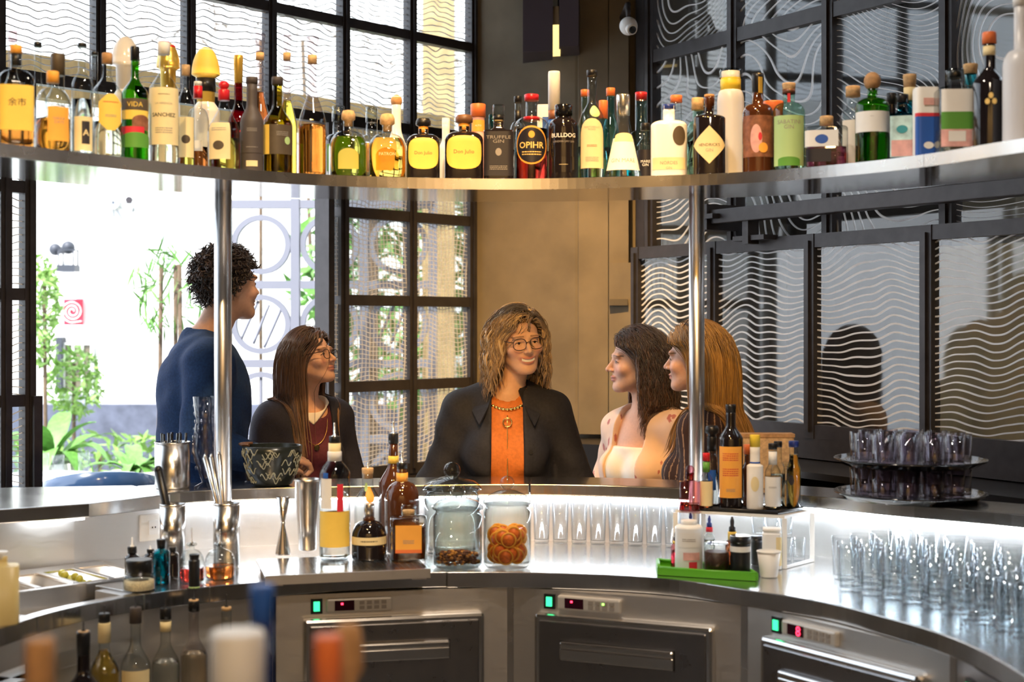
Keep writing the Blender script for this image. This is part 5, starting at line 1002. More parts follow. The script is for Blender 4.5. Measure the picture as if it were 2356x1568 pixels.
shelf('tall white and blue carton with a red stripe', 2104, 2156, 203, 'F', (.97, .985, .97, 'cone', 1), 'label_white', None, None, [('label_blue', 1.3, .02, .58), ('label_red', 1.3, .58, .63), ('label_white', .4, .12, .22, 'ellipse', 0), ('label_pink', .4, .74, .84, 'rect', 0)], 9, .8, .3, 'carton', 'box')
shelf('square bottle with white label above a green and salmon landscape', 2155, 2238, 160, 'F', ST(.74, .80, .36, 'round', .92), 'clear', [('clear', .86, 1, .50), ('black', .90, .98, .36)], ('l_pale', .3), [('label_white', .82, .48, .74, 'rect', 0), ('label_green', .82, .28, .48, 'rect', 0), ('label_pink', .82, .08, .28, 'rect', 0), ('label_white', .42, .14, .26, 'rect', -.1)], 7, 1, .25)
shelf('bottle with white stopper and teal neck behind the landscape bottle', 2212, 2254, 148, 'B', ST(.55, .7, .6), 'clear_teal', [('cork', .90, 1, .8, 'taper'), ('clear_teal', .78, .9, .66)], ('l_teal', .4))
shelf('dark bottle with orange red cap and gold dots', 2238, 2314, 75, 'F', ST(.55, .70, .36, 'cos', .97), 'dark_bottle', [('cap_orange', .90, 1, .42), ('label_cream', .80, .88, .37, 'band')], None, [('ink_gold', .14, .42, .47, 'ellipse', .1), ('ink_gold', .14, .37, .42, 'ellipse', -.1), ('ink_gold', .14, .37, .42, 'ellipse', .3)])
shelf('big frosted white bottle with long neck at the end of the shelf', 2308, 2392, -20, 'F', ST(.50, .62, .40, 'round', .98), 'frost', ('white', .9, 1, .46))

# ================================================================== things on the work counter
ZC = .9; ZB = 1.1
def at(px, d, z=ZC): return (PX(px, d), d, z)
def put(label, px, d, z, ytop, x0, x1, *a, **k):
    W = (x1-x0)/F*d; H = PZ(ytop, d)-z; return bottle(label, (PX(px, d), d, z), H, W, *a, **k)
# square pans with olives
gp = thing('garnish_pans', 'steel garnish tray with four pans set in the counter', 'tray')
GW = Wall((-1.36, 3.83), (-1.03, 4.15))
def gbox(nm, m, p, u0, u1, v0, v1, z0, z1, bv=0): return wbox(GW, nm, m, p, u0, u1, v0, v1, z0, z1, bv)
gbox('front_rim', 'steel_shiny', gp, -.02, .44, .0, .022, .815, .905); gbox('back_rim', 'steel_shiny', gp, -.02, .44, .25, .328, .815, .905)
for i in range(5): gbox('divider', 'steel_shiny', gp, -.02+i*.11, .0+i*.11, .022, .25, .86, .907, .002)
for i in range(4):
    u0 = i*.11; gbox('pan', 'steel', gp, u0, u0+.09, .022, .25, .862, .868)
    pr_ = [(u0, .022, .9), (u0+.09, .022, .9), (u0+.09, .25, .9), (u0, .25, .9), (u0+.015, .045, .868), (u0+.075, .045, .868), (u0+.075, .225, .868), (u0+.015, .225, .868)]
    MB().add([GW.m @ Vector(p) for p in pr_], [(0, 1, 5, 4), (1, 2, 6, 5), (2, 3, 7, 6), (3, 0, 4, 7)], True).build('pan_wall', 'steel', gp)
mat('olive', (.42, .40, .05), .3); rng = random.Random(3); k = 0
for (u, v_, z) in [(.253+a*.0235+(.006 if b % 2 else 0), .058+b*.030, .884) for b in range(6) for a in range(3)]+[(.268, .075, .904), (.278, .12, .904), (.268, .165, .904), (.278, .20, .904)]:
    o = MB().sphere((0, 0, 0), .0115, 14, 10, (1, .95, 1.12)).build('olive', 'olive'); o.location = GW.pt(u-.02, v_, z); o.rotation_euler = (rng.uniform(0, 3), rng.uniform(0, 3), 0); tag(o, 'green olive in the steel garnish pan', 'olive', 'olives in the garnish pan')
# carton-like squeeze bottle at the very edge
t = put('pale yellow juice bottle with white cap standing on the counter rim', 2, 3.47, ZC, 1268, -42, 38, (.80, .84, .36, 'flat', .94), mat('juice', (.80, .62, .25), .4, trans=.2), ('white', .84, 1, .40, 'taper'), None, (), sq=5)
# salt shaker, bitters and dashers
put('glass shaker with black screw cap and salt inside', 320, 3.90, ZC, 1286, 284, 357, (.38, .52, .80, 'round', .60), 'clear', ('black', .48, 1, .84, 'taper'), (mat('salt', (.72, .62, .42), .9, noise=.3, scale=200), .34))
put('dark bottle with black pourer behind the salt shaker', 304, 4.02, ZC, 1236, 288, 322, (.55, .65, .5, 'cos', .75), 'dark_bottle', [('black', .65, .80, .62), ('white_gloss', .78, 1, .3, 'spout')])
put('teal liqueur bottle with black dasher cap', 371, 4.0, ZC, 1240, 353, 392, (.70, .78, .45, 'round', .84), 'teal_glass', ('black', .80, 1, .55, 'taper'), ('l_teal', .66))
put('black dasher bottle beside the teal liqueur', 346, 4.08, ZC, 1255, 336, 366, (.65, .76, .5, 'round', .86), 'dark_bottle', [('black', .8, .9, .55), ('white_gloss', .88, 1, .3, 'spout')])
put('tall black bitters bottle behind the teal liqueur', 397, 4.12, ZC, 1258, 384, 412, (.72, .82, .5, 'round', .9), 'dark_bottle', ('black', .86, 1, .6))
for px, yt, x0, x1, d, lb in ((441, 1214, 412, 470, 4.02, 'round glass dasher with red bitters and steel spout'), (506, 1218, 472, 542, 4.08, 'round glass dasher with orange bitters beside the utensil cylinder')):
    put(lb, px, d, ZC, yt, x0, x1, (.30, .62, .22, 'round', .70), 'clear', [('clear', .66, .74, .42, 'ball'), ('steel_shiny', .68, 1, .14, 'spout')], ('l_red' if px < 470 else 'l_orange', .28), name='dasher_bottle')
put('small black dropper bottle with green foot in front of the dashers', 447, 3.93, ZC, 1274, 434, 460, (.80, .85, .8, 'cos', .9), 'black', [('black', .86, 1, .92, 'taper'), ('label_lime', .02, .07, 1.01, 'band')])
# utensil cylinders with tools
def cylinder_jar(px, d, w_px, ytop, label):
    R = w_px/2/F*d; H = PZ(ytop, d)-ZC; t = thing('utensil_cylinder', label, 'container', at(px, d, ZC+LIFT), 0, 'steel utensil cylinders')
    MB().lathe([(.001, .004), (R*.97, .004), (R, .0), (R, H), (R*.96, H), (R*.96, .008), (.001, .008)], 32).build('wall', 'steel_shiny', t); MB().lathe([(R*1.0, H*.0), (R*1.03, H*.005), (R*1.03, H*.03), (R, H*.04)], 32).build('foot_ring', 'steel_shiny', t)
    MB().lathe([(R*.955, H-.008), (R*1.02, H-.006), (R*1.02, H), (R*.955, H)], 32, closed=False).build('rim', 'gold_steel', t); return R, H
R1, H1 = cylinder_jar(397, 4.27, 58, 1158, 'tall steel utensil cylinder holding a black muddler'); R2, H2 = cylinder_jar(521, 4.27, 60, 1156, 'tall steel utensil cylinder holding steel tongs and spoons')
def rod(name, label, cat, a, b, r, m, n=10, tip=None):
    t = thing(name, label, cat, (0, 0, 0)); MB().cyl(a, b, r, n).build('shaft', m, t)
    if tip: MB().sphere(Vector(b), r*1.05, 12, 8).build('end', tip, t)
    return t
d = 4.27; a0 = Vector((PX(413, d), d, ZC+.02))
t = rod('muddler', 'black muddler leaning in the steel cylinder', 'muddler', a0, (PX(364, 4.25), 4.25, PZ(1080, 4.25)), .0120, 'black', 14, 'black')
for i, (xb, xt, yt) in enumerate(((541, 472, 1050), (528, 500, 1045), (536, 480, 1052))):
    b = (PX(xt, d-.02), d-.02+i*.02, PZ(yt, d)); t = thing('bar_spoon', ['steel tongs arm leaning out of the utensil cylinder', 'steel bar spoon upright against the post', 'steel ice tongs leaning towards the glass'][i], 'utensil')
    MB().tube([(PX(xb, d), d+i*.012-.01, ZC+.02), (PX((xb+xt)/2, d), d+i*.012-.01, (ZC+b[2])/2), b], [.0035, .005, .008], 8).build('shaft', 'steel_shiny', t); MB().sphere(Vector(b), .009, 12, 8, (.5, 1, 1.1)).build('tip', 'steel_shiny', t)
# steel drip tray with bottles
DT = Wall(on(610, 1325, .93), on(990, 1308, .93))
tr = thing('drip_tray', 'flat perforated steel drip tray carrying bottles and tools', 'tray'); Ld = (Vector(on(990, 1308, .93))-Vector(on(610, 1325, .93))).length
wbox(DT, 'top_plate', 'steel_top', tr, 0, Ld, 0, .30, .921, .93, .002); wbox(DT, 'front_lip', 'steel', tr, 0, Ld, -.003, .004, .905, .931)
for u in (.01, Ld-.05): wbox(DT, 'foot', 'steel', tr, u, u+.04, .005, .03, .9003, .921); wbox(DT, 'foot', 'steel', tr, u, u+.04, .26, .29, .9003, .921)
mb = MB()
for i in range(26):
    for j in range(14): p = DT.pt(.015+i*(Ld-.03)/25, .02+j*.02, .9302); mb.lathe([(.0001, 0), (.0028, 0)], 6, c=p, closed=False)
kind(mb.build('drain_holes', 'black', tr), 'stuff')
ZT = .931
j = thing('jigger', 'double ended steel jigger on the drip tray', 'jigger', at(651, 4.33, ZT)); s_ = 1/F*4.33
MB().lathe([(18*s_, 0), (18*s_, .004), (4.5*s_, 70*s_), (4.5*s_, 74*s_), (16*s_, 132*s_), (14.5*s_, 132*s_), (3.5*s_, 80*s_)], 28).build('cup', 'gold_steel', j); MB().lathe([(5.5*s_, 69*s_), (6*s_, 72*s_), (5.5*s_, 75*s_)], 20).build('waist_ring', 'gold_steel', j)
j = thing('shaker_tin', 'tall brushed steel shaker tin on the drip tray', 'shaker', at(708, 4.42, ZT)); s_ = 1/F*4.42; hh = PZ(1101, 4.42)-ZT
MB().lathe([(19*s_, 0), (21*s_, .003), (24*s_, hh*.4), (24.5*s_, hh*.42), (31*s_, hh*.97), (32*s_, hh), (30*s_, hh), (23*s_, hh*.42), (19*s_, .006), (.001, .006)], 32).build('cup', 'gold_steel', j); MB().lathe([(31.5*s_, hh-.004), (33*s_, hh-.002), (31.5*s_, hh)], 32, closed=False).build('rolled_rim', 'gold_steel', j)
put('clear vodka bottle with yellow foot label, white collar and steel pourer', 770, 4.24, ZT, 972, 735, 806, (.62, .76, .34, 'cos', .84), 'clear', [('label_cream', .74, .85, .40, 'band'), ('label_white', .72, .79, .46), ('black', .85, .90, .36), ('steel_shiny', .88, 1, .24, 'spout')], ('l_clear', .34), [('label_yellow', 1.2, .10, .36, 'rect', 0), ('label_white', .40, .38, .60, 'rect', -.6), ('label_red', .2, .36, .56, 'rect', .35), ('label_blue', .18, .60, .64, 'rect', -.6)])
put('small clear bottle with cork pourer and an orange and green sticker', 846, 4.40, ZT, 1064, 815, 876, (.55, .75, .42, 'cos', .88), 'clear', [('cork', .82, .94, .45, 'taper'), ('steel_shiny', .92, 1, .16, 'spout')], ('l_clear', .3), [('label_orange', .42, .56, .74, 'ellipse', .2), ('label_lime', .25, .68, .78, 'ellipse', -.25)])
rb = bottle('round black liqueur bottle with cream band and silver stopper', at(849, 4.25, ZT), PZ(1158, 4.25)-ZT, 80/F*4.25, (.38, .70, .28, 'round', .74), 'dark_bottle', [('cap_silver', .72, 1, .30), ('brown_bottle', .60, .74, .36, 'taper')], None, [('label_cream', 1.35, .28, .42, 'rect', 0, [('#1', .5, .5, 'ink')])])
put('tall dark brown bottle with yellow neck ring and long pourer', 905, 4.50, ZT, 968, 872, 940, (.48, .68, .30, 'cos', .82), 'brown_bottle', [('label_yellow', .66, .72, .36, 'band'), ('black', .82, .90, .34), ('steel_shiny', .88, 1, .20, 'spout')])
put('brown glass bottle with orange neck label and steel pourer', 925, 4.38, ZT, 1036, 888, 968, (.50, .70, .28, 'round', .84), 'brown_bottle', [('label_orange', .68, .78, .34, 'band'), ('black', .82, .88, .30), ('steel_shiny', .86, 1, .18, 'spout')])
put('square amber bottle with orange label and clear stopper', 940, 4.24, ZT, 1160, 898, 982, (.74, .80, .36, 'round', .84), 'clear', [('cork', .80, .90, .34), ('clear', .82, 1, .40)], ('l_amber', .62), [('label_orange', .62, .16, .66, 'rect', 0, [('#3', .5, .4, 'ink_grey')]), ('cap_orange', .62, .16, .22, 'rect')], sq=6)
# glass jars
def jar(label, px, d, w_px, ytop, wide=1.0, seed=0, contents=None, big=False):
    s_ = 1/F*d; R = w_px/2*s_; H = PZ(ytop, d)-ZC; t = thing('glass_jar', label, 'jar', at(px, d, ZC+LIFT), 0, 'glass jars with knob lids')
    hb = H*.66
    MB().lathe([(.001, .004), (R*.9, .003), (R, .012), (R, hb*.93), (R*.90, hb), (R*.94, hb*1.05), (R*.90, hb*1.05), (R*.86, hb), (R*.955, hb*.92), (R*.955, .016), (.001, .012)], 36).build('jar_body', 'clear', t)
    ld = MB().lathe([(R*.98*wide, hb*1.052), (R*1.04*wide, hb*1.06), (R*1.04*wide, hb*1.10), (R*.8*wide, hb*1.20), (R*.35, hb*1.27), (R*.16, hb*1.29)], 36).build('lid', 'clear', t); MB().sphere((0, 0, H-R*.30), R*.30, 18, 12).build('knob', 'clear', ld)
    return t, R, hb
t, R, hb = jar('big glass jar with wide domed lid behind the spice jar', 1040, 4.55, 130, 1062, 1.0)
t, R, hb = jar('glass jar with dark dried spices at its bottom', 1053, 4.28, 114, 1112, 1.0)
mat('spice', (.16, .06, .03), .7, noise=.4, scale=60); mat('spice_o', (.62, .28, .06), .7); rng = np.random.default_rng(2); mb = MB(); mb2 = MB()
for i in range(240):
    a, r_ = rng.uniform(0, 6.28), R*.86*math.sqrt(rng.uniform()); z = .014+rng.uniform(0, .040)*(1-.4*r_/R); (mb2 if i % 3 == 0 else mb).sphere((math.cos(a)*r_, math.sin(a)*r_, z), rng.uniform(.004, .008), 6, 4, (1, .7, .6))
kind(mb.build('dried_spices', 'spice', t), 'stuff'); kind(mb2.build('dried_peel', 'spice_o', t), 'stuff')
t, R, hb = jar('glass jar filled with dried orange slices', 1167, 4.28, 110, 1094, .97)
mat('peel', (.95, .42, .05), .5); mat('pulp', (.90, .20, .03), .45, noise=.35, scale=90)
def oslice():
    r_ = .028; me = []
    return r_
slots = []; Ri = R*.955-.003                                          # upright layers one behind the other, no two slices in one place
for k_ in range(15):
    y_ = -.0525+k_*.0075; hw_ = math.sqrt(max(0, Ri*Ri-(abs(y_)+.006)**2))
    for row in range(2):
        r_ = .0245; cols = 2 if hw_ > 2.15*r_ else 1
        if hw_ < r_*1.02: continue
        sl = hw_-r_*(2.06 if cols == 2 else 1)
        for c_ in range(cols): slots.append((y_, ((c_-.5)*2.06*r_ if cols == 2 else 0)+sl*(.8 if (row+k_) % 2 else -.8), .0385+row*.0505+(.008 if k_ % 3 == 1 else 0 if k_ % 3 == 0 else .016)))
for i, (y_, x_, z) in enumerate(slots[:46]):
    sc_ = .80
    rt = thing('orange_slice', 'dried orange slice inside the glass jar', 'orange slice', Vector(at(1167, 4.28, ZC))+Vector((x_, y_, z)), 0, 'dried orange slices in the jar')
    rt.rotation_euler = (PI/2+rng.uniform(-.02, .02), rng.uniform(0, 3), rng.uniform(-.02, .02)); rt.scale = (sc_,)*3
    MB().lathe([(.0235, -.0024), (.0275, -.0028), (.030, 0), (.0275, .0028), (.0235, .0024)], 22, closed=False).build('rind', 'peel', rt); MB().lathe([(.0001, -.0012), (.0245, -.0016), (.0245, .0016), (.0001, .0012)], 22, closed=False).build('flesh', 'pulp', rt)
# tumblers at the back of the counter
def tumbler_mesh(R, H, tp=.92, nm='tumbler', m='lead'):
    mb = MB().lathe([(.001, .002), (R*tp*.95, 0), (R*tp, .004), (R, H), (R*.955, H), (R*tp*.93, .012), (.001, .010)], 20); o = mb.build(nm, m); me = o.data; bpy.data.objects.remove(o); return me
me = tumbler_mesh(.0285, .150, .88, 'highball_glass')
for i in range(8):
    for j, off in enumerate((-.075,)):
        px = 1246+i*43; x, y = find(RB, px, .045); o = link('highball_glass', me); o.location = (x, y-.01, ZC+LIFT); tag(o, 'clear highball glass in the row under the LED strip', 'glass', 'highball glasses under the LED strip')
# ranks of tall glasses at the sharp end
me = tumbler_mesh(.0355, .122, .9, 'tall_glass')
for j in range(6):
    for i in range(13):
        th = 43+i*3.35+j*.6; R_ = 1.215+j*.076
        if R_ > RB(th)+.04: continue
        x, y = pp(R_, th)
        if 1178+x/y*F < 1935: continue
        o = link('tall_glass', me); o.location = (x, y, ZC+LIFT); tag(o, 'clear tall glass in the ranks on the bright counter end', 'glass', 'tall glasses ranked on the counter end')
# two trays of ribbed tumblers on the bar
def ribbed(R, H):
    n = 32; v = []
    for (r, z) in ((R*.86, 0), (R*.9, .006), (R, H), (R*.95, H), (R*.84, .012)):
        for k in range(n): q_ = r*(1+(.025 if k % 2 else 0)); v.append((math.cos(2*PI*k/n)*q_, math.sin(2*PI*k/n)*q_, z))
    f = [(i*n+k, i*n+(k+1) % n, (i+1)*n+(k+1) % n, (i+1)*n+k) for i in range(4) for k in range(n)]+[tuple(range(n-1, -1, -1)), tuple(range(4*n, 5*n))]
    m_ = bpy.data.meshes.new('ribbed_tumbler'); m_.from_pydata(v, [], f); m_.update(); m_.polygons.foreach_set('use_smooth', [True]*len(f)); m_.materials.append(M['smoke']); return m_
dt = 4.33; tx = PX(2094, dt); me = ribbed(.0305, .092)
def tray(z, label):
    t = thing('round_tray', label, 'tray', (tx, dt, z), 0, 'round black trays on the bar'); MB().lathe([(.001, 0), (.195, 0), (.224, .018), (.226, .018), (.197, -.0), (.001, -.0)][:3]+[(.228, .020), (.222, .022), (.193, .006), (.001, .006)], 40).build('dish', 'black_gloss', t)
    MB().tube([(.225*math.cos(a), .225*math.sin(a), .02) for a in np.linspace(0, 2*PI, 41)], .003, 6).build('rim', 'black_gloss', t)
tray(ZB+LIFT, 'round black tray on the bar under the lower tier of ribbed tumblers'); tray(ZB+.102, 'round black tray balanced on the lower tier of ribbed tumblers')
for lv, z in ((0, ZB+.0075), (1, ZB+.1095)):
    for ring, cnt in ((0, 1), (.066, 6), (.130, 12), (.168, 0)):
        for k in range(cnt):
            a = 2*PI*k/max(1, cnt)+.2; o = link('ribbed_tumbler', me); o.location = (tx+ring*math.cos(a)*1.15, dt+ring*math.sin(a)*1.15, z)
            tag(o, 'ribbed smoky tumbler on the '+('lower' if lv == 0 else 'upper')+' black tray', 'glass', 'ribbed tumblers on the '+('lower' if lv == 0 else 'upper')+' tray')
# white acrylic riser with a black tray of bottles
rs = thing('acrylic_riser', 'white acrylic riser stand on the counter carrying bitters bottles', 'stand')
mat('acrylic', (.82, .82, .80), .25); ZR = 1.058
P4 = [(.505, 4.395), (.815, 4.255), (.925, 4.385), (.605, 4.50)]
MB().prism(P4, ZR-.008, ZR).build('top', 'acrylic', rs)
for a, b in ((P4[1], P4[2]), (P4[0], P4[3])):
    for q_ in (a, b): MB().box(q_[0]-.007, q_[0]+.007, q_[1]-.004, q_[1]+.004, ZC, ZR-.008).build('leg', 'acrylic', rs)
    MB().prism([(a[0]-.006, a[1]), (a[0]+.006, a[1]), (b[0]+.006, b[1]), (b[0]-.006, b[1])], ZC+LIFT, ZC+.008).build('foot_rail', 'acrylic', rs)
tt = thing('serving_tray', 'thin black tray on the white riser', 'tray'); Q4 = [(.555, 4.38), (.80, 4.275), (.895, 4.38), (.645, 4.475)]
MB().prism(Q4, ZR+.0005, ZR+.006).build('plate', 'black', tt)
for i in range(4): a, b = Vector(Q4[i]), Vector(Q4[(i+1) % 4]); MB().tube([(a.x, a.y, ZR+.009), (b.x, b.y, ZR+.009)], .004, 6).build('rim', 'black', tt)
ZQ = ZR+.006
put('pink cut glass decanter with round stopper at the riser edge', 1587, 4.375, ZR, 1070, 1562, 1610, (.64, .68, .40, 'flat', .80), 'pink_glass', [('red_glass', .66, .84, .42, 'taper'), ('pink_glass', .80, 1, .45, 'ball')], ('l_red', .16), sq=7)
put('small hot sauce bottle with red cap and green neck', 1625, 4.37, ZQ, 1042, 1612, 1641, (.52, .66, .5, 'cos', .9), 'clear', [('cap_red', .86, 1, .58), ('label_green', .66, .84, .56, 'band')], ('l_orange', .5), [('label_cream', 1.3, .06, .50, 'rect', 0)])
put('clear atomiser bottle with black spray head', 1638, 4.452, ZQ, 978, 1620, 1656, (.55, .64, .55, 'round', .74), 'clear', [('black', .68, .86, .62), ('black', .84, 1, .9, 'mush')], ('l_clear', .4), [('label_blue', .5, .2, .45)])
put('dark wine bottle with a large orange label', 1681, 4.385, ZQ, 930, 1652, 1709, (.66, .80, .40, 'cos', .98), 'dark_bottle', ('black', .78, 1, .42, 'taper'), None, [('label_orange', 1.05, .11, .60, 'rect', 0, [('#4', .75, .8, 'ink_red'), ('#4', .75, .5, 'ink_red'), ('#3', .4, .15, 'ink_grey')])])
put('small dark bottle with orange cap behind the wrapped bitters', 1722, 4.44, ZQ, 1022, 1708, 1738, (.6, .72, .6, 'cos', .9), 'brown_bottle', ('cap_orange', .84, 1, .72))
put('white paper wrapped bitters bottle with yellow cap', 1737, 4.355, ZQ, 1000, 1718, 1756, (.58, .62, .60, 'cos', .9), 'label_white', [('cap_yellow', .84, 1, .62), ('label_blue', .62, .64, .63, 'band')], None, [('label_cream', .5, .25, .45, 'ellipse', 0)])
put('clear tonic bottle with black cap and white label', 1778, 4.36, ZQ, 1020, 1760, 1796, (.55, .72, .5, 'cos', .93), 'clear', [('black', .91, 1, .56), ('label_white', .68, .88, .54, 'band')], ('l_pale', .5), [('label_white', 1.3, .05, .50, 'rect', 0, [('#2', .5, .65, 'ink_grey')])])
put('clear tonic bottle with dark cap behind the white labelled tonic', 1790, 4.44, ZQ, 1015, 1772, 1806, (.55, .72, .5, 'cos', .93), 'clear', ('black', .91, 1, .56), ('l_pale', .5))
put('slim ribbed glass bottle next to the yellow ginger bottle', 1808, 4.40, ZQ, 1062, 1798, 1818, (.7, .85, .6, 'cos', .95), 'clear', ('clear', .9, 1, .7), ('l_pale', .6))
put('yellow ginger drink bottle with dark crown cap', 1826, 4.38, ZQ, 1014, 1810, 1843, (.55, .74, .62, 'cos', .95), 'clear', ('cap_blue', .91, 1, .70), ('l_gold', .8), [('ink', .35, .35, .50, 'ellipse', -.3)])
b = thing('cork_board', 'amber cork box on the bar behind the bitters bottles', 'box', at(1763, 4.62, ZB)); MB().box(-.085, .085, -.03, .03, LIFT, PZ(998, 4.62)-ZB).build('board', 'cork', b, .004); MB().box(-.087, .087, -.032, .032, PZ(1004, 4.62)-ZB, PZ(996, 4.62)-ZB).build('rim', 'wood_cork', b)
# things before the riser
gt = thing('green_tray', 'bright green plastic tray on the counter', 'tray'); mat('green_plastic', (.10, .38, .02), .35)
G4 = [on(1517, 1312, .912), on(1740, 1326, .912), (on(1740, 1326, .912)[0]-.01, on(1740, 1326, .912)[1]+.14), (on(1517, 1312, .912)[0]+.01, on(1517, 1312, .912)[1]+.14)]
MB().prism(G4, .9006, .905).build('base', 'green_plastic', gt)
for i in range(4):
    a, b = Vector(G4[i]), Vector(G4[(i+1) % 4]); n_ = (Vector(((b-a).y, -(b-a).x))).normalized()*.006
    MB().prism([a, b, b+n_, a+n_], .9006, .921).build('side', 'green_plastic', gt); MB().tube([(a.x, a.y, .921), ((a.x+b.x)/2, (a.y+b.y)/2, .919), (b.x, b.y, .921)], .005, 6).build('rim', 'green_plastic', gt)
def gq(px, t_): a = Vector(G4[0]).lerp(Vector(G4[3]), t_); b = Vector(G4[1]).lerp(Vector(G4[2]), t_); k = 0; \
    return min(((a.lerp(b, s_/60)) for s_ in range(61)), key=lambda p: abs(1178+p.x/p.y*F-px))
def onG(label, px, t_, ytop, x0, x1, *a, **k):
    p = gq(px, t_); return bottle(label, (p.x, p.y, .905), PZ(ytop, p.y)-.905, (x1-x0)/F*p.y, *a, **k)
onG('white pharmacy bottle with grey lettering on the green tray', 1585, .45, 1196, 1553, 1617, (.84, .92, .55, 'round', .95), 'white', ('white', .9, 1, .6), None, [('label_white', .9, .50, .78, 'rect', 0, [('#2', .6, .5, 'ink_grey')]), ('label_red', .3, .05, .22, 'rect', .3), ('label_pink', .6, .25, .40, 'rect', .2)])
onG('amber dropper bottle with black rubber bulb', 1684, .92, 1188, 1668, 1700, (.50, .60, .5, 'cos', .7), 'amber_glass', [('label_yellow', .55, .72, .62), ('black', .70, 1, .5, 'drop')], ('l_gold', .4))
onG('short glass jar of coffee beans on the green tray', 1649, .42, 1248, 1619, 1679, (.86, .9, .9, 'cos', .98), 'clear', None, (mat('coffee', (.045, .018, .010), .5, noise=.5, scale=150), .72))
onG('black tin with white band and black lid', 1703, .42, 1231, 1680, 1726, (.74, .76, 1.0, 'cos', .80), 'black', [('black', .80, .98, 1.04), ('cap_silver', .98, 1.0, 1.0)], None, [('label_white', 1.5, .60, .74)])
onG('slim pink bottle with dark dropper at the corner of the green tray', 1556, .8, 1222, 1546, 1568, (.6, .7, .5, 'cos', .8), 'pink_glass', [('label_yellow', .66, .74, .6), ('black', .74, 1, .5, 'drop')], ('l_pink', .5))
for px, yt, lb in ((1589, 1180, 'thin dropper bottle behind the white pharmacy bottle'), (1632, 1186, 'thin dropper bottle with red collar behind the coffee beans')):
    put(lb, px, 4.36, ZC, yt, px-13, px+13, (.55, .64, .5, 'cos', .72), 'clear', [('label_red' if px > 1600 else 'label_cream', .66, .76, .6), ('cap_blue', .76, 1, .5, 'drop')], ('l_clear', .5))
c_ = thing('paper_cup', 'white paper cup in front of the riser', 'cup', at(1769, 4.12, ZC+LIFT)); s_ = 1/F*4.12; hh = PZ(1268, 4.12)-ZC
MB().lathe([(.001, .003), (19*s_, 0), (20*s_, .002), (27*s_, hh), (26*s_, hh), (19*s_, .006), (.001, .006)], 28).build('wall', 'white', c_); MB().tube([(27*s_*math.cos(a), 27*s_*math.sin(a), hh) for a in np.linspace(0, 2*PI, 29)], .0018, 6).build('rolled_rim', 'white', c_)
put('white square bottle with beige side behind the paper cup', 1776, 4.26, ZC, 1214, 1754, 1798, (.86, .9, .9, 'cos', .95), 'white', ('label_white', .93, 1, .95), None, [('label_cream', .4, .1, .8, 'rect', .8)], sq=7)
put('small lidded black tin behind the banded tin', 1742, 4.33, ZC, 1232, 1728, 1756, (.8, .85, .95, 'cos', .9), 'black', ('black', .86, 1, 1.02))
me = tumbler_mesh(.022, .070, .85, 'shot_glass')
for i, (px, d, z) in enumerate(((1745, 4.42, 0), (1775, 4.42, 0), (1808, 4.40, 0), (1838, 4.40, 0), (1745, 4.42, .0705), (1775, 4.42, .0705), (1808, 4.40, .0705), (1790, 4.33, 0))):
    o = link('shot_glass', me); o.location = (PX(px, d), d, ZC+LIFT+z); tag(o, 'small clear glass stored beneath the white riser', 'glass', 'small glasses beneath the riser')
# ---------------------------------------------------------------- on the bar beside the man
d = 4.62
t = thing('steel_cup', 'polished steel cup full of straws on the bar', 'cup', at(397, d, ZB+LIFT)); R = 40/F*d; H = PZ(1017, d)-ZB
MB().lathe([(.001, .004), (R*.95, 0), (R, .006), (R, H), (R*.95, H), (R*.95, .012), (.001, .012)], 32).build('wall', 'steel_shiny', t); MB().tube([(R*math.cos(a), R*math.sin(a), H) for a in np.linspace(0, 2*PI, 33)], .002, 6).build('rim', 'gold_steel', t)
for i in range(9):
    a = i*2.4; r_ = R*.65*math.sqrt((i+.5)/9); o = MB().cyl((0, 0, .012), (math.cos(a)*.008, math.sin(a)*.008, H+.030), .0042, 8).build('straw', 'black_gloss'); o.location = Vector(at(397, d, ZB))+Vector((math.cos(a)*r_, math.sin(a)*r_, 0)); tag(o, 'short black straw in the steel cup', 'straw', 'black straws in the steel cup')
t = thing('hurricane_glass', 'patterned smoky hurricane glass behind the post', 'glass', at(473, 4.61, ZB+LIFT)); s_ = 1/F*4.61; H = PZ(912, 4.61)-ZB
MB().lathe([(26*s_, 0), (27*s_, .005), (8*s_, .02), (22*s_, H*.25), (33*s_, H*.42), (24*s_, H*.68), (23*s_, H*.75), (29*s_, H), (27*s_, H), (21*s_, H*.75), (31*s_, H*.42), (20*s_, H*.25), (.001, .03)], 28, closed=False).build('bowl', 'smoke', t)
mb = MB()
for i in range(9):
    for k in range(14):
        z = H*(.22+.085*i); a = 2*PI*(k+.5*(i % 2))/14; r_ = np.interp(z/H, [.25, .42, .68, .75, 1], [22, 33, 24, 23, 29])*s_; mb.sphere((math.cos(a)*r_, math.sin(a)*r_, z), .0035, 6, 4, (1, 1, 1.9))
kind(mb.build('pressed_pattern', 'lead', t), 'stuff')
t = thing('tiki_bowl', 'black bowl carved with curling lines on the bar', 'bowl', at(626, 4.70, ZB+LIFT)); s_ = 1/F*4.70; H = PZ(1024, 4.70)-ZB; mat('bowl_black', (.015, .018, .016), .25)
bp = [(38*s_, 0), (46*s_, .006), (60*s_, H*.4), (68*s_, H*.8), (69*s_, H), (65*s_, H)]
MB().lathe(bp+[(55*s_, H*.4), (.001, .02)], 36, closed=False).build('wall', 'bowl_black', t); mat('curl', (.30, .30, .22), .5)
rng = random.Random(4)
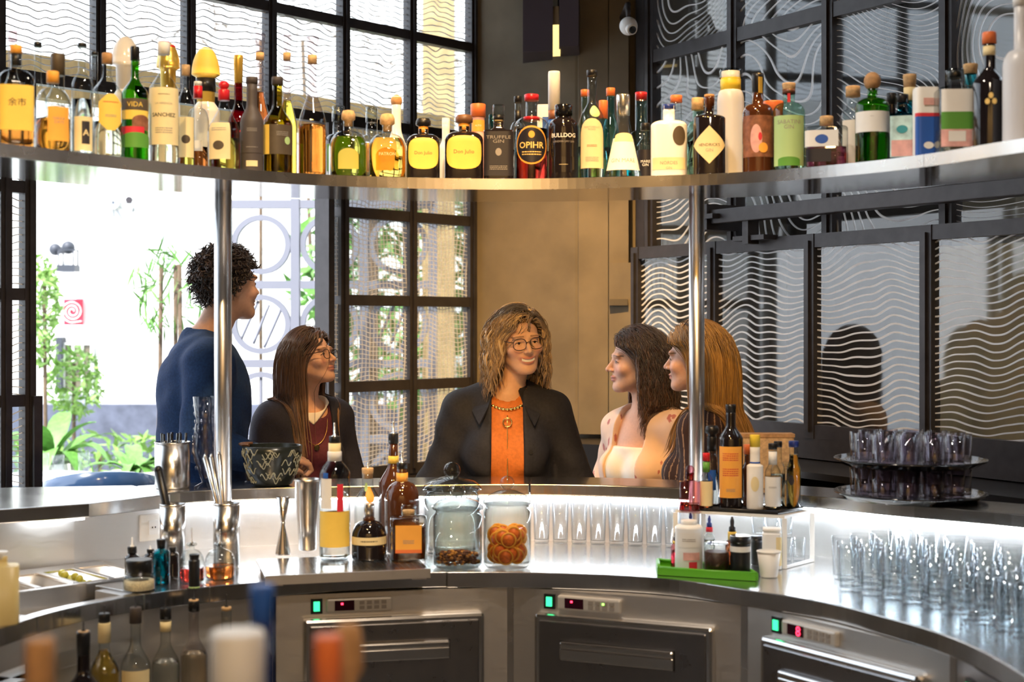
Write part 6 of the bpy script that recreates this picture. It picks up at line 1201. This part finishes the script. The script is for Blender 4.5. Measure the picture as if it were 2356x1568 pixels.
for i in range(34):
    z = H*rng.uniform(.12, .9); a = -PI/2+rng.uniform(-1.5, 1.5); ph = rng.uniform(0, 6); pts = []
    for k in range(17): aa = a+(k-8)*.024; zz = min(H*.96, max(.008, z+math.sin(ph+k*.48)*.010)); r_ = rad(bp[:5], zz)+.0006; pts.append((math.cos(aa)*r_, math.sin(aa)*r_, zz))
    MB().tube(pts, .0017, 5).build('curl_line', 'curl', t)
MB().tube([(60*s_*math.cos(a)-.02, 30*s_*math.sin(a), H+.004) for a in np.linspace(2.2, 4.1, 12)], .005, 6).build('handle', 'wood_dark', t)
# ---------------------------------------------------------------- bottles in the speed rail below the counter
RL = lambda t: RC(t)-.10
sr = thing('speed_rail', 'steel speed rail with pouring bottles under the counter edge', 'rail')
mb = MB(); slab(mb, lambda t: RC(t)-.215, lambda t: RC(t)+.003, -96, -36, .555, .56, 30); mb.build('shelf', 'steel', sr); mb = MB(); slab(mb, lambda t: RC(t)-.218, lambda t: RC(t)-.214, -96, -36, .555, .66, 30); mb.build('front_panel', 'steel_dark', sr)
def rail(label, px, ytop, x0, x1, shape, g_, cap, liq=None, labels=(), off=-.06):
    p = find(RC, px, off); d = p[1]; return bottle(label, (p[0], d, .56), PZ(ytop, d)-.56, (x1-x0)/F*d, shape, g_, cap, liq, labels, group='pouring bottles in the speed rail')
SP = lambda a, b: [('black', a, a+.035, .42), ('cork', a+.03, a+.042, .36, 'band'), ('black', a+.035, 1, .20, 'spout')]
rail('dark green wine bottle with black foil in the speed rail', 192, 1430, 150, 234, (.50, .66, .34, 'cos', .92), 'dark_bottle', [('black', .70, .93, .38, 'taper'), ('cork', .925, .935, .3, 'band'), ('black', .93, 1, .12, 'spout')], off=-.16)
rail('speed rail bottle with cream neck foil and olive oil coloured liquor', 240, 1392, 206, 274, (.48, .68, .36, 'cos', .90), 'clear', [('label_cream', .72, .87, .42), ('black', .87, .94, .38), ('black', .92, 1, .14, 'spout')], ('l_gold', .66))
rail('clear speed rail bottle with dark tall pourer', 312, 1372, 278, 346, (.46, .66, .34, 'cos', .86), 'clear', [('matte_dark', .80, .92, .40), ('black', .90, 1, .14, 'spout')], ('l_clear', .4), [('label_cream', 1.1, .36, .46), ('label_black', 1.2, .2, .36)])
rail('clear speed rail bottle with cream neck tag', 381, 1378, 349, 413, (.46, .66, .36, 'cos', .86), 'clear', [('black', .84, .93, .40), ('label_cream', .74, .82, .40, 'band'), ('black', .9, 1, .14, 'spout')], ('l_clear', .5))
rail('tall smoky speed rail bottle with black cork pourer', 446, 1352, 415, 477, (.46, .64, .36, 'cos', .86), 'smoke', [('black', .82, .90, .40), ('cork', .895, .91, .36, 'band'), ('black', .9, 1, .14, 'spout')], ('l_pale', .5))
rail('clear speed rail bottle with long black pourer next to the blue bottle', 521, 1366, 489, 553, (.46, .64, .36, 'cos', .88), 'clear', [('cork', .86, .89, .36), ('black', .88, 1, .14, 'spout')], ('l_clear', .5))
rail('blue glass bottle with black neck in the speed rail', 596, 1400, 564, 628, (.5, .66, .4, 'cos', .9), 'dark_bottle', ('black', .7, 1, .44, 'taper'))
# ---------------------------------------------------------------- near counter with out of focus bottles
o = MB().box(-1.3, 1.3, 1.25, 1.75, .90, .94).build('near_counter', 'steel_top'); tag(o, 'steel back bar ledge below the blurred bottles', 'counter'); kn = MB().box(-1.25, 1.25, 1.3, 1.7, 0, .90).build('cabinet_base', 'steel_dark', o)
def near(label, px, d, ytop, x0, x1, *a, **k): W = (x1-x0)/F*d; return bottle(label, (PX(px, d), d, .94), PZ(ytop, d)-.94, W, *a, group='blurred bottles on the near ledge', **k)
near('blurred bottle with white wide screw cap', 548, 1.58, 1452, 470, 626, (.62, .70, .72, 'round', .76), 'clear', ('white', .70, 1, .80), ('l_brown', .6))
near('blurred dark blue bottle with tall blue neck', 603, 1.71, 1345, 560, 646, (.36, .52, .58, 'cos', .98), mat('blue_bottle', (.01, .03, .14), .12, coat=.4), ('label_blue', .86, 1, .66, 'taper'))
near('blurred bottle with red cap and blue shoulder', 755, 1.50, 1462, 700, 810, (.50, .70, .55, 'round', .82), mat('blue_bottle2', (.02, .06, .25), .2, coat=.3), [('cap_orange', .80, 1, .60)], None, [('label_yellow', 1.3, .15, .40)])
near('blurred dark bottle with round wooden stopper', 800, 1.62, 1434, 745, 862, (.48, .70, .42, 'cos', .78), 'dark_bottle', [('wood_cork', .74, 1, .62, 'mush')], None, [('label_cream', 1.3, .1, .45)])
near('blurred brown bottle with orange wood cap', 92, 1.55, 1470, 40, 150, (.5, .70, .5, 'cos', .8), 'brown_bottle', ('wood_cork', .76, 1, .62))
